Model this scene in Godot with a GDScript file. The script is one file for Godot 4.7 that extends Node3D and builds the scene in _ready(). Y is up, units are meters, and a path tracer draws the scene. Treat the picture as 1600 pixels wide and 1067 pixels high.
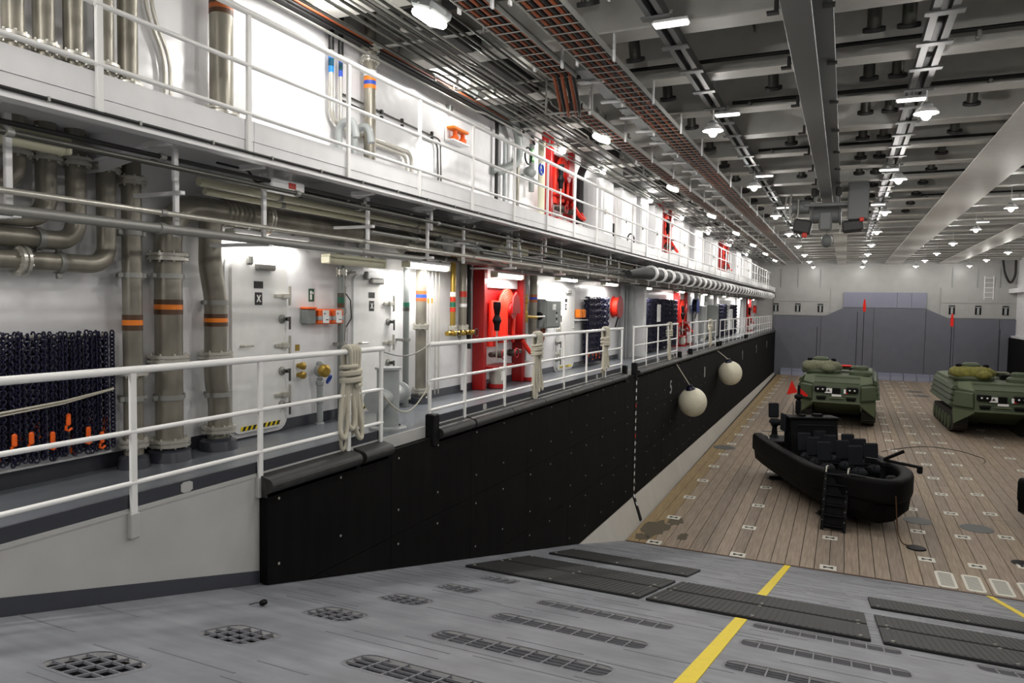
extends Node3D
# Well dock of a ship seen from the head of its vehicle ramp. y up, metres, -z runs aft along the dock.

const XR := -5.0     # guard rail plane
const XW := -6.4     # bulkhead behind the walkways
const DY := -0.05    # lower walkway deck
const UY := 3.15     # upper walkway deck
const ZF := -61.0    # far bulkhead
const XS := 10.9     # other side of the dock
const RS := 0.25298  # slope of the ramp
const RY := 0.1978   # ramp height at z = 0
const ORD := ["first", "second", "third", "fourth", "fifth", "sixth", "seventh", "eighth", "ninth", "tenth", "eleventh", "twelfth"]

class MB:
	var v := PackedVector3Array()
	var n := PackedVector3Array()
	var ix := PackedInt32Array()
	func tri(a: Vector3, b: Vector3, c: Vector3) -> void:
		var m := (b - a).cross(c - a).normalized()
		var i := v.size()
		v.append_array([a, b, c]); n.append_array([m, m, m]); ix.append_array([i, i + 2, i + 1])
	func quad(a: Vector3, b: Vector3, c: Vector3, d: Vector3) -> void:
		var m := (c - a).cross(d - b).normalized()
		var i := v.size()
		v.append_array([a, b, c, d]); n.append_array([m, m, m, m]); ix.append_array([i, i + 2, i + 1, i, i + 3, i + 2])
	func box(c: Vector3, s: Vector3, b := Basis()) -> MB:
		var h := s * 0.5
		var p := []
		for k in 8:
			p.append(c + b * Vector3(h.x if k & 1 else -h.x, h.y if k & 2 else -h.y, h.z if k & 4 else -h.z))
		quad(p[0], p[2], p[3], p[1]); quad(p[4], p[5], p[7], p[6])
		quad(p[0], p[1], p[5], p[4]); quad(p[2], p[6], p[7], p[3])
		quad(p[0], p[4], p[6], p[2]); quad(p[1], p[3], p[7], p[5])
		return self
	func span(a: Vector3, b: Vector3) -> MB:
		return box((a + b) * 0.5, (b - a).abs())
	func cbox(c: Vector3, s: Vector3, r: float, b := Basis()) -> MB:   # box with chamfered edges
		var h := s * 0.5
		r = minf(r, minf(h.x, minf(h.y, h.z)) * 0.95)
		var q := func(sx: float, sy: float, sz: float, ax: int) -> Vector3:
			var o := Vector3(h.x - (0.0 if ax == 0 else r), h.y - (0.0 if ax == 1 else r), h.z - (0.0 if ax == 2 else r))
			return c + b * Vector3(o.x * sx, o.y * sy, o.z * sz)
		for s1 in [-1.0, 1.0]:
			var f := [q.call(s1, -1.0, -1.0, 0), q.call(s1, 1.0, -1.0, 0), q.call(s1, 1.0, 1.0, 0), q.call(s1, -1.0, 1.0, 0)]
			if s1 > 0: quad(f[0], f[1], f[2], f[3])
			else: quad(f[3], f[2], f[1], f[0])
			f = [q.call(-1.0, s1, -1.0, 1), q.call(-1.0, s1, 1.0, 1), q.call(1.0, s1, 1.0, 1), q.call(1.0, s1, -1.0, 1)]
			if s1 > 0: quad(f[0], f[1], f[2], f[3])
			else: quad(f[3], f[2], f[1], f[0])
			f = [q.call(-1.0, -1.0, s1, 2), q.call(1.0, -1.0, s1, 2), q.call(1.0, 1.0, s1, 2), q.call(-1.0, 1.0, s1, 2)]
			if s1 > 0: quad(f[0], f[1], f[2], f[3])
			else: quad(f[3], f[2], f[1], f[0])
			for s2 in [-1.0, 1.0]:
				_oq(c, q.call(s1, s2, -1.0, 0), q.call(s1, s2, 1.0, 0), q.call(s1, s2, 1.0, 1), q.call(s1, s2, -1.0, 1))
				_oq(c, q.call(s1, -1.0, s2, 0), q.call(s1, 1.0, s2, 0), q.call(s1, 1.0, s2, 2), q.call(s1, -1.0, s2, 2))
				_oq(c, q.call(-1.0, s1, s2, 1), q.call(1.0, s1, s2, 1), q.call(1.0, s1, s2, 2), q.call(-1.0, s1, s2, 2))
				for s3 in [-1.0, 1.0]:
					var a1: Vector3 = q.call(s1, s2, s3, 0)
					var a2: Vector3 = q.call(s1, s2, s3, 1)
					var a3: Vector3 = q.call(s1, s2, s3, 2)
					if (a2 - a1).cross(a3 - a1).dot(a1 - c) > 0: tri(a1, a2, a3)
					else: tri(a1, a3, a2)
		return self
	func _oq(o: Vector3, a: Vector3, b: Vector3, c: Vector3, d: Vector3) -> void:
		if (c - a).cross(d - b).dot(a + c - o * 2.0) > 0: quad(a, b, c, d)
		else: quad(d, c, b, a)
	func grid(rows: Array, loop := false) -> MB:    # smooth loft through rows of points
		var w: int = rows[0].size()
		var i0 := v.size()
		var hgt := rows.size()
		for j in hgt:
			for i in w:
				var il := (i - 1 + w) % w if loop else maxi(i - 1, 0)
				var ir := (i + 1) % w if loop else mini(i + 1, w - 1)
				var du: Vector3 = rows[j][ir] - rows[j][il]
				var dv: Vector3 = rows[mini(j + 1, hgt - 1)][i] - rows[maxi(j - 1, 0)][i]
				var m := du.cross(dv)
				v.append(rows[j][i]); n.append(m.normalized() if m.length_squared() > 1e-14 else Vector3.UP)
		for j in hgt - 1:
			for i in (w if loop else w - 1):
				var a := i0 + j * w + i
				var b := i0 + j * w + (i + 1) % w
				ix.append_array([a, b + w, b, a, a + w, b + w])
		return self
	func ring(c: Vector3, t: Vector3, r: float, seg: int, up: Vector3) -> PackedVector3Array:
		var s := up.cross(t).normalized()
		var u := t.cross(s)
		var o := PackedVector3Array()
		for k in seg:
			var a := TAU * k / seg
			o.append(c + (s * cos(a) + u * sin(a)) * r)
		return o
	func tube(p: Array, r, seg := 8, closed := false) -> MB:
		var cnt := p.size()
		var up := Vector3.UP
		var d0: Vector3 = (p[1] - p[0]).normalized()
		if absf(d0.y) > 0.9: up = Vector3.RIGHT
		var rows := []
		for i in cnt:
			var t: Vector3
			if closed: t = (p[(i + 1) % cnt] - p[(i - 1 + cnt) % cnt]).normalized()
			else: t = (p[mini(i + 1, cnt - 1)] - p[maxi(i - 1, 0)]).normalized()
			up = (up - t * up.dot(t)).normalized()
			rows.append(ring(p[i], t, r[i] if r is Array else r, seg, up))
		if closed: rows.append(rows[0])
		grid(rows, true)
		if not closed:
			for e in 2:
				var rr: PackedVector3Array = rows[0] if e == 0 else rows[cnt - 1]
				for k in range(1, seg - 1):
					if e == 0: tri(rr[0], rr[k + 1], rr[k])
					else: tri(rr[0], rr[k], rr[k + 1])
		return self
	func rod(a: Vector3, b: Vector3, r: float, seg := 8) -> MB:
		return tube([a, b], r, seg)
	func bar(a: Vector3, b: Vector3, w: float, h: float, up := Vector3.UP) -> MB:   # rectangular bar from a to b
		var t := (b - a).normalized()
		if absf(t.dot(up)) > 0.95: up = Vector3.RIGHT
		var s := up.cross(t).normalized()
		return box((a + b) * 0.5, Vector3(w, h, (b - a).length()), Basis(s, t.cross(s), t))
	func lathe(prof: Array, c: Vector3, axis := Vector3.UP, seg := 16) -> MB:   # prof [[radius, height], ...] from the bottom up
		var up := Vector3.RIGHT if absf(axis.y) > 0.9 else Vector3.UP
		axis = axis.normalized()
		var s := up.cross(axis).normalized()
		var u := axis.cross(s)
		for j in prof.size() - 1:
			var r0: float = prof[j][0]
			var r1: float = prof[j + 1][0]
			var h0: float = prof[j][1]
			var h1: float = prof[j + 1][1]
			var i0 := v.size()
			var nl := Vector2(h1 - h0, r0 - r1).normalized()
			for k in seg + 1:
				var a := TAU * k / seg
				var d := s * cos(a) + u * sin(a)
				v.append(c + d * r0 + axis * h0); v.append(c + d * r1 + axis * h1)
				var m := d * nl.x + axis * nl.y
				n.append(m); n.append(m)
			for k in seg:
				var a := i0 + k * 2
				ix.append_array([a, a + 1, a + 3, a, a + 3, a + 2])
		return self
	func ball(c: Vector3, r: Vector3, seg := 16, rings := 10, b := Basis()) -> MB:
		var rows := []
		for j in rings + 1:
			var th := PI * j / rings
			var row := PackedVector3Array()
			for k in seg:
				var a := TAU * k / seg
				row.append(c + b * Vector3(sin(th) * cos(a) * r.x, -cos(th) * r.y, -sin(th) * sin(a) * r.z))
			rows.append(row)
		var i0 := v.size()
		grid(rows, true)
		for i in range(i0, v.size()):
			var l := b.inverse() * (v[i] - c)
			n[i] = (b * Vector3(l.x / r.x / r.x, l.y / r.y / r.y, l.z / r.z / r.z)).normalized()
		return self
	func prism(poly: Array, x: Transform3D, depth: float) -> MB:   # outline in local x, y, pushed along local z
		var p := PackedVector2Array(poly)
		if Geometry2D.is_polygon_clockwise(p): p.reverse()
		var t := Geometry2D.triangulate_polygon(p)
		for k in range(0, t.size(), 3):
			var a := p[t[k]]
			var b := p[t[k + 1]]
			var c := p[t[k + 2]]
			if (b - a).cross(c - a) < 0:
				var q := b
				b = c; c = q
			tri(x * Vector3(a.x, a.y, depth), x * Vector3(b.x, b.y, depth), x * Vector3(c.x, c.y, depth))
			tri(x * Vector3(a.x, a.y, 0), x * Vector3(c.x, c.y, 0), x * Vector3(b.x, b.y, 0))
		for k in p.size():
			var a := p[k]
			var b := p[(k + 1) % p.size()]
			quad(x * Vector3(a.x, a.y, 0), x * Vector3(b.x, b.y, 0), x * Vector3(b.x, b.y, depth), x * Vector3(a.x, a.y, depth))
		return self
	func hull(q: Array) -> MB:   # eight corners: 0-3 one ring, 4-7 the ring facing it
		var o := Vector3.ZERO
		for p in q: o += p / 8.0
		_oq(o, q[0], q[1], q[2], q[3]); _oq(o, q[4], q[5], q[6], q[7])
		for k in 4: _oq(o, q[k], q[(k + 1) % 4], q[4 + (k + 1) % 4], q[4 + k])
		return self
	func fl(pos: Vector3, axis: Vector3, r: float, seg := 18) -> MB:   # pipe flange: two discs with bolts
		axis = axis.normalized()
		var R := r * 1.42 + 0.012
		lathe([[r, -0.036], [R, -0.036], [R, -0.009], [R * 0.88, -0.008], [R * 0.88, 0.008], [R, 0.009], [R, 0.036], [r, 0.036]], pos, axis, seg)
		var up := Vector3.RIGHT if absf(axis.y) > 0.9 else Vector3.UP
		var s := up.cross(axis).normalized()
		var u := axis.cross(s)
		for k in 8:
			var a := TAU * (k + 0.5) / 8.0
			var c := pos + (s * cos(a) + u * sin(a)) * (r * 1.22 + 0.006)
			tube([c - axis * 0.055, c + axis * 0.055], 0.012, 5)
		return self
	func mesh() -> ArrayMesh:
		var m := ArrayMesh.new()
		var a := []
		a.resize(Mesh.ARRAY_MAX)
		a[Mesh.ARRAY_VERTEX] = v; a[Mesh.ARRAY_NORMAL] = n; a[Mesh.ARRAY_INDEX] = ix
		m.add_surface_from_arrays(Mesh.PRIMITIVE_TRIANGLES, a)
		return m

var M := {}
var taken := {}

func V(x: float, y: float, z: float) -> Vector3:
	return Vector3(x, y, z)
func numbered(s: String) -> String:
	taken[s] = taken.get(s, -1) + 1
	return s if taken[s] == 0 else "%s_%03d" % [s, taken[s]]
func tag(o: Node, label: String, cat: String, grp := "", kind := "") -> void:
	if label: o.set_meta("label", label)
	if cat: o.set_meta("category", cat)
	if grp: o.set_meta("group", grp)
	if kind: o.set_meta("kind", kind)
func thing(nm: String, label: String, cat: String, at := Vector3.ZERO, grp := "", turn := 0.0) -> Node3D:
	var o := Node3D.new()
	o.name = numbered(nm)
	add_child(o)
	o.position = at; o.rotation.y = turn
	tag(o, label, cat, grp)
	return o
func inst(mb: MB, mat: Material) -> MeshInstance3D:
	var o := MeshInstance3D.new()
	o.mesh = mb.mesh(); o.material_override = mat
	return o
func part(par: Node3D, nm: String, mb: MB, mat: Material, label := "", kind := "") -> MeshInstance3D:   # mesh in the parent's own axes
	var o := inst(mb, mat)
	o.name = nm
	par.add_child(o, true)
	tag(o, label, "", "", kind)
	return o
func base_of(o: Node3D) -> Vector3:
	var p := Vector3.ZERO
	var q: Node = o
	while q != self:
		p += (q as Node3D).position
		q = q.get_parent()
	return p
func wpart(par: Node3D, nm: String, mb: MB, mat: Material, label := "", kind := "") -> MeshInstance3D:   # mesh given in world axes
	var p := base_of(par)
	for i in mb.v.size(): mb.v[i] -= p
	return part(par, nm, mb, mat, label, kind)
func solo(nm: String, label: String, cat: String, mb: MB, mat: Material, at: Vector3, grp := "") -> MeshInstance3D:
	for i in mb.v.size(): mb.v[i] -= at
	var o := inst(mb, mat)
	o.name = numbered(nm)
	add_child(o)
	o.position = at
	tag(o, label, cat, grp)
	return o
func struct(nm: String, mb: MB, mat: Material, label := "") -> MeshInstance3D:
	var o := inst(mb, mat)
	o.name = numbered(nm)
	add_child(o)
	tag(o, label, "", "", "structure")
	return o
func snode(nm: String, label := "", at := Vector3.ZERO) -> Node3D:
	var o := Node3D.new()
	o.name = numbered(nm)
	add_child(o)
	o.position = at
	tag(o, label, "", "", "structure")
	return o
func copy(o: Node3D, at: Vector3, label: String, grp := "", turn := 0.0) -> Node3D:
	var c: Node3D = o.duplicate()
	c.name = numbered(String(o.name).rstrip("0123456789").rstrip("_"))
	add_child(c)
	c.position = at; c.rotation.y = turn
	tag(c, label, "", grp)
	return c
func place(par: Node3D, nm: String, mesh: Mesh, mat: Material, x: Transform3D) -> MeshInstance3D:   # a shared mesh as a part
	var o := MeshInstance3D.new()
	o.mesh = mesh; o.material_override = mat; o.name = nm
	par.add_child(o, true)
	o.transform = x
	return o
func round_path(p: Array, r: float, k := 5) -> Array:   # rounds the corners of a polyline
	var o := [p[0]]
	for i in range(1, p.size() - 1):
		var a: Vector3 = p[i - 1]
		var b: Vector3 = p[i]
		var c: Vector3 = p[i + 1]
		var d: float = minf(r, minf((a - b).length(), (c - b).length()) * 0.49)
		var s := b + (a - b).normalized() * d
		var e := b + (c - b).normalized() * d
		for j in k + 1:
			var t := float(j) / k
			o.append(s.lerp(b, t).lerp(b.lerp(e, t), t))
	o.append(p[p.size() - 1])
	return o
func ramp_y(z: float) -> float:
	return RY + RS * z
func floor_y(z: float) -> float:
	return -4.1 - 0.0125 * (z + 17.0)

# ---- materials -------------------------------------------------------------------------------------------------------------
func noise_image(w: int, h: int, freq: float, oct: int, sd: int, W: int, H: int, lo: float, hi: float, pw := 1.0) -> Image:
	var f := FastNoiseLite.new()
	f.noise_type = FastNoiseLite.TYPE_SIMPLEX_SMOOTH
	f.frequency = freq; f.fractal_octaves = oct; f.seed = sd
	var im := f.get_seamless_image(w, h)
	im.convert(Image.FORMAT_L8)
	if W != w or H != h: im.resize(W, H, Image.INTERPOLATE_CUBIC)
	var d := im.get_data()
	for i in d.size(): d[i] = int(clampf(lo + (hi - lo) * pow(d[i] / 255.0, pw), 0, 1) * 255)
	return Image.create_from_data(W, H, false, Image.FORMAT_L8, d)
func mul_images(a: Image, b: Image) -> Image:
	var x := a.get_data()
	var y := b.get_data()
	for i in x.size(): x[i] = int(x[i] * y[i] / 255.0)
	return Image.create_from_data(a.get_width(), a.get_height(), false, Image.FORMAT_L8, x)
func tex(im: Image) -> ImageTexture:
	var c: Image = im.duplicate()
	c.convert(Image.FORMAT_RGB8)
	return ImageTexture.create_from_image(c)
func ntex(im: Image, k: float) -> ImageTexture:
	var c: Image = im.duplicate()
	c.convert(Image.FORMAT_RGBA8)
	c.bump_map_to_normal_map(k)
	return ImageTexture.create_from_image(c)
func mat(key: String, col: Color, rough := 0.5, metal := 0.0, t: Texture2D = null, sc := Vector3.ONE, nt: Texture2D = null, ns := 1.0) -> StandardMaterial3D:
	var m := StandardMaterial3D.new()
	m.albedo_color = col; m.roughness = rough; m.metallic = metal
	if t or nt:
		m.uv1_triplanar = true; m.uv1_world_triplanar = true; m.uv1_scale = sc
		if t: m.albedo_texture = t
		if nt:
			m.normal_enabled = true; m.normal_texture = nt; m.normal_scale = ns
	M[key] = m
	return m
func glow(key: String, col: Color, e: float) -> void:
	var m := StandardMaterial3D.new()
	m.albedo_color = col; m.emission_enabled = true; m.emission = col; m.emission_energy_multiplier = e
	M[key] = m

func make_materials() -> void:
	var soft := noise_image(256, 256, 0.02, 4, 3, 256, 256, 0.95, 1.0)
	var patch := noise_image(512, 512, 0.012, 5, 7, 512, 512, 0.62, 1.0)
	var fine := noise_image(256, 256, 0.12, 3, 11, 256, 256, 0.85, 1.0)
	var dents := noise_image(256, 256, 0.03, 2, 5, 256, 256, 0.0, 1.0)
	var grain := mul_images(noise_image(512, 32, 0.09, 4, 21, 512, 512, 0.84, 1.0), noise_image(512, 128, 0.02, 4, 23, 512, 512, 0.82, 1.0))
	var streak := mul_images(noise_image(64, 512, 0.05, 4, 31, 512, 512, 0.86, 1.0), noise_image(512, 512, 0.012, 5, 33, 512, 512, 0.78, 1.0))
	var rub := mul_images(noise_image(64, 64, 0.04, 3, 41, 512, 512, 0.6, 1.0), noise_image(512, 64, 0.05, 4, 43, 512, 512, 0.55, 1.0))
	var heat := noise_image(128, 128, 0.02, 4, 51, 128, 128, 0.62, 1.0)
	var t_soft := tex(soft)
	var t_patch := tex(patch)
	var t_fine := tex(fine)
	mat("white", Color(0.93, 0.93, 0.935), 0.38, 0, t_soft, V(0.4, 0.4, 0.4), ntex(dents, 3.0), 0.06)
	mat("white_gloss", Color(0.93, 0.93, 0.935), 0.22, 0, t_soft, V(0.4, 0.4, 0.4), ntex(dents, 6.0), 0.08)
	mat("white_trim", Color(0.92, 0.92, 0.92), 0.35)
	mat("rail", Color(0.93, 0.93, 0.92), 0.3)
	mat("door", Color(0.93, 0.93, 0.92), 0.35, 0, t_soft, V(0.7, 0.7, 0.7))
	mat("pale", Color(0.74, 0.74, 0.73), 0.5, 0, t_soft, V(0.3, 0.3, 0.3))
	mat("pale_strip", Color(0.78, 0.765, 0.73), 0.55, 0, t_soft, V(0.25, 0.25, 0.25))
	mat("deck", Color(0.43, 0.45, 0.475), 0.28, 0, t_soft, V(0.5, 0.5, 0.5), ntex(dents, 3.0), 0.06)
	mat("deck_dark", Color(0.24, 0.25, 0.28), 0.3, 0, t_soft, V(0.5, 0.5, 0.5))
	mat("ramp", Color(0.625, 0.64, 0.67), 0.5, 0, tex(streak), V(0.22, 0.22, 0.22), ntex(fine, 2.0), 0.3)
	mat("ramp_bar", Color(0.52, 0.525, 0.55), 0.5, 0, t_fine, V(2, 2, 2))
	mat("mat_rubber", Color(0.135, 0.14, 0.14), 0.62, 0, t_patch, V(0.7, 0.7, 0.7), ntex(fine, 3.0), 0.4)
	mat("rubber", Color(0.075, 0.075, 0.07), 0.8, 0, tex(rub), V(0.23, 0.23, 0.23))
	mat("rubber_roll", Color(0.20, 0.20, 0.195), 0.55, 0, t_patch, V(0.6, 0.6, 0.6))
	mat("black", Color(0.075, 0.075, 0.08), 0.5)
	mat("cable_black", Color(0.06, 0.06, 0.06), 0.55)
	mat("yellow", Color(0.99, 0.88, 0.04), 0.5, 0, t_soft, V(1.5, 1.5, 1.5))
	mat("steel", Color(0.66, 0.64, 0.585), 0.36, 0.4, tex(heat), V(0.9, 0.45, 0.9))
	mat("steel_bright", Color(0.80, 0.79, 0.75), 0.28, 0.5, t_soft, V(1, 1, 1))
	mat("steel_dark", Color(0.33, 0.33, 0.31), 0.42, 0.6)
	mat("galv", Color(0.60, 0.60, 0.58), 0.45, 0.4, t_soft, V(1, 1, 1))
	mat("brass", Color(0.66, 0.55, 0.26), 0.35, 0.8)
	mat("grey_paint", Color(0.62, 0.64, 0.64), 0.4, 0, t_soft, V(1, 1, 1))
	mat("box_grey", Color(0.50, 0.52, 0.51), 0.45)
	mat("orange", Color(0.93, 0.38, 0.08), 0.45)
	mat("band_orange", Color(0.93, 0.50, 0.08), 0.5)
	mat("band_brown", Color(0.30, 0.19, 0.09), 0.5)
	mat("band_blue", Color(0.16, 0.30, 0.72), 0.5)
	mat("band_cyan", Color(0.10, 0.50, 0.85), 0.5)
	mat("band_green", Color(0.06, 0.36, 0.27), 0.5)
	mat("band_red", Color(0.75, 0.16, 0.08), 0.5)
	mat("band_rust", Color(0.66, 0.34, 0.14), 0.5)
	mat("red", Color(0.62, 0.06, 0.06), 0.4)
	mat("red_hose", Color(0.90, 0.16, 0.05), 0.6)
	mat("navy", Color(0.085, 0.085, 0.19), 0.35, 0.1)
	mat("navy_cloth", Color(0.10, 0.13, 0.25), 0.8)
	mat("blue_wheel", Color(0.10, 0.25, 0.62), 0.4)
	mat("green_sign", Color(0.05, 0.30, 0.20), 0.5)
	mat("cream", Color(0.82, 0.81, 0.71), 0.5)
	mat("rope", Color(0.82, 0.80, 0.73), 0.9, 0, t_fine, V(9, 9, 9), ntex(fine, 5.0), 0.8)
	mat("fender_ball", Color(0.90, 0.88, 0.79), 0.45, 0, t_soft, V(0.8, 0.8, 0.8))
	mat("ceil", Color(0.46, 0.46, 0.455), 0.6, 0, t_soft, V(0.3, 0.3, 0.3))
	mat("beam", Color(0.85, 0.845, 0.82), 0.5, 0, t_soft, V(0.5, 0.5, 0.5))
	mat("track", Color(0.37, 0.38, 0.38), 0.5)
	mat("crane", Color(0.42, 0.43, 0.43), 0.5)
	mat("duct_dark", Color(0.18, 0.18, 0.18), 0.6)
	mat("cable_orange", Color(0.56, 0.29, 0.17), 0.6)
	mat("far_pale", Color(0.66, 0.66, 0.65), 0.35, 0, t_soft, V(0.2, 0.2, 0.2), ntex(dents, 2.0), 0.05)
	mat("gate", Color(0.40, 0.41, 0.45), 0.5, 0, t_soft, V(0.2, 0.2, 0.2))
	mat("gate_light", Color(0.52, 0.53, 0.60), 0.5)
	var t_grain := tex(grain)
	for k in 6:
		mat("plank%d" % k, [Color(0.72, 0.65, 0.575), Color(0.69, 0.625, 0.555), Color(0.74, 0.665, 0.575), Color(0.71, 0.645, 0.57), Color(0.68, 0.615, 0.55), Color(0.73, 0.655, 0.58)][k], 0.75, 0, t_grain, V(1.3, 0.5, 0.4))
	mat("plank_old", Color(0.72, 0.62, 0.45), 0.75, 0, t_grain, V(1.3, 0.5, 0.4))
	mat("seam", Color(0.12, 0.10, 0.09), 0.9)
	mat("stain", Color(0.40, 0.36, 0.29), 0.85, 0, t_fine, V(3, 3, 3))
	mat("socket", Color(0.86, 0.85, 0.80), 0.6)
	mat("cover", Color(0.36, 0.37, 0.36), 0.6, 0, t_fine, V(2, 2, 2))
	mat("boat", Color(0.045, 0.046, 0.048), 0.65, 0, t_fine, V(1, 1, 1))
	mat("boat_deck", Color(0.05, 0.05, 0.055), 0.6)
	mat("boat_seat", Color(0.12, 0.13, 0.145), 0.7)
	mat("flag", Color(0.90, 0.12, 0.06), 0.8)
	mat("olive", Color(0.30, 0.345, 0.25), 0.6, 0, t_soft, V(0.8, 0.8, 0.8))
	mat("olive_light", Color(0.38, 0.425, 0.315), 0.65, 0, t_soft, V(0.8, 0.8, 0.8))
	mat("olive_cover", Color(0.58, 0.56, 0.26), 0.85, 0, t_patch, V(0.8, 0.8, 0.8))
	mat("olive_net", Color(0.56, 0.57, 0.46), 0.9, 0, t_patch, V(1.4, 1.4, 1.4))
	mat("track_link", Color(0.13, 0.12, 0.10), 0.7)
	mat("paper", Color(0.92, 0.92, 0.91), 0.6)
	mat("sign_black", Color(0.09, 0.09, 0.09), 0.5)
	for k in ["rubber", "boat", "boat_deck", "boat_seat", "black"]: M[k].metallic_specular = 0.25
	glow("lamp", Color(1, 0.98, 0.95), 9.0)
	glow("tube_lit", Color(1, 0.98, 0.95), 3.0)

# ---- camera, light ---------------------------------------------------------------------------------------------------------
func _ready() -> void:
	make_materials()
	var cam := Camera3D.new()
	cam.name = "camera"
	add_child(cam)
	cam.position = V(0, 1.58, 0)
	cam.rotation_degrees = V(-2.914, 24.48, 0.8975)
	cam.fov = 50.23; cam.near = 0.05; cam.far = 200.0
	cam.current = true
	var we := WorldEnvironment.new()
	we.name = "world_environment"
	var env := Environment.new()
	env.background_mode = Environment.BG_COLOR
	env.background_color = Color(0, 0, 0)
	env.ambient_light_source = Environment.AMBIENT_SOURCE_DISABLED
	env.tonemap_mode = Environment.TONE_MAPPER_LINEAR
	env.tonemap_exposure = 1.3
	env.sdfgi_enabled = true; env.ssao_enabled = true; env.ssil_enabled = true
	we.environment = env
	add_child(we)
	dock_lights()
	walkway_lights()
	tube_lights()
	build_shell()
	build_ramp()
	build_floor()
	build_ceiling()
	build_far_wall()
	build_rails()
	build_lower_wall()
	build_under_deck()
	build_upper_wall()
	build_ceiling_runs()
	build_dock_side()
	build_boats()
	build_vehicles()
	build_far_things()

func bulb(par: Node3D, at: Vector3, e: float, size: float, col := Color(1, 0.985, 0.965)) -> void:
	var l := OmniLight3D.new()
	l.name = "light"
	l.light_color = col; l.light_energy = e; l.light_size = size; l.omni_range = 60.0; l.omni_attenuation = 2.0
	l.shadow_enabled = true
	par.add_child(l, true)
	l.position = at

func beam_light(par: Node3D, at: Vector3, e: float, size: float, angle: float, look: Vector3, col := Color(1, 0.985, 0.965)) -> void:
	var l := SpotLight3D.new()
	l.name = "light"
	l.light_color = col; l.light_energy = e; l.light_size = size; l.spot_range = 60.0; l.spot_attenuation = 2.0
	l.spot_angle = angle; l.spot_angle_attenuation = 0.3
	l.shadow_enabled = true
	par.add_child(l, true)
	l.position = at
	l.basis = Basis.looking_at(look, Vector3.BACK if absf(look.y) > 0.9 else Vector3.UP)

func strip_light(par: Node3D, at: Vector3, e: float, size: Vector2, look: Vector3, col := Color(1, 0.985, 0.965)) -> void:
	var l := AreaLight3D.new()
	l.name = "light"
	l.light_color = col; l.light_energy = e; l.area_size = size; l.area_range = 30.0; l.area_attenuation = 2.0
	l.shadow_enabled = true
	par.add_child(l, true)
	l.position = at
	l.basis = Basis.looking_at(look, Vector3.BACK if absf(look.y) > 0.9 else Vector3.UP)

const E_DOCK := 2.3
const E_WALK := 3.0
const E_TUBE := 3.3

func dock_lights() -> void:   # round lamps that hang from the ceiling in four rows
	var t := thing("dock_lamp", "", "lamp")
	part(t, "stem", MB.new().rod(V(0, 0.12, 0), V(0, 1.24, 0), 0.012, 6), M.white_trim)
	part(t, "housing", MB.new().lathe([[0.09, 0.03], [0.09, 0.1], [0.05, 0.14], [0.0, 0.14]], Vector3.ZERO, Vector3.UP, 14), M.grey_paint)
	part(t, "globe", MB.new().ball(V(0, -0.05, 0), V(0.08, 0.095, 0.08), 14, 8), M.lamp)
	part(t, "shade", MB.new().lathe([[0.18, -0.035], [0.15, 0.02], [0.09, 0.07], [0.05, 0.075]], Vector3.ZERO, Vector3.UP, 14), M.white_trim)
	var rows := [[-2.22, "outboard cable track"], [1.06, "middle cable track"], [4.42, "wide white girder"], [7.65, "starboard wall"]]
	var first := true
	for r in rows:
		for k in 10:
			var at := V(r[0], 4.72, -0.42 - 6.43 * k)
			var lab := "round hanging floodlight, %s along the ceiling row by the %s" % [ORD[k], r[1]]
			if first:
				t.position = at
				tag(t, lab, "lamp", "hanging dock lamps")
				first = false
			else: copy(t, at, lab, "hanging dock lamps")
	for o in get_children():
		if String(o.name).begins_with("dock_lamp"): bulb(o, V(0, -0.05, 0), E_DOCK, 0.1)

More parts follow.
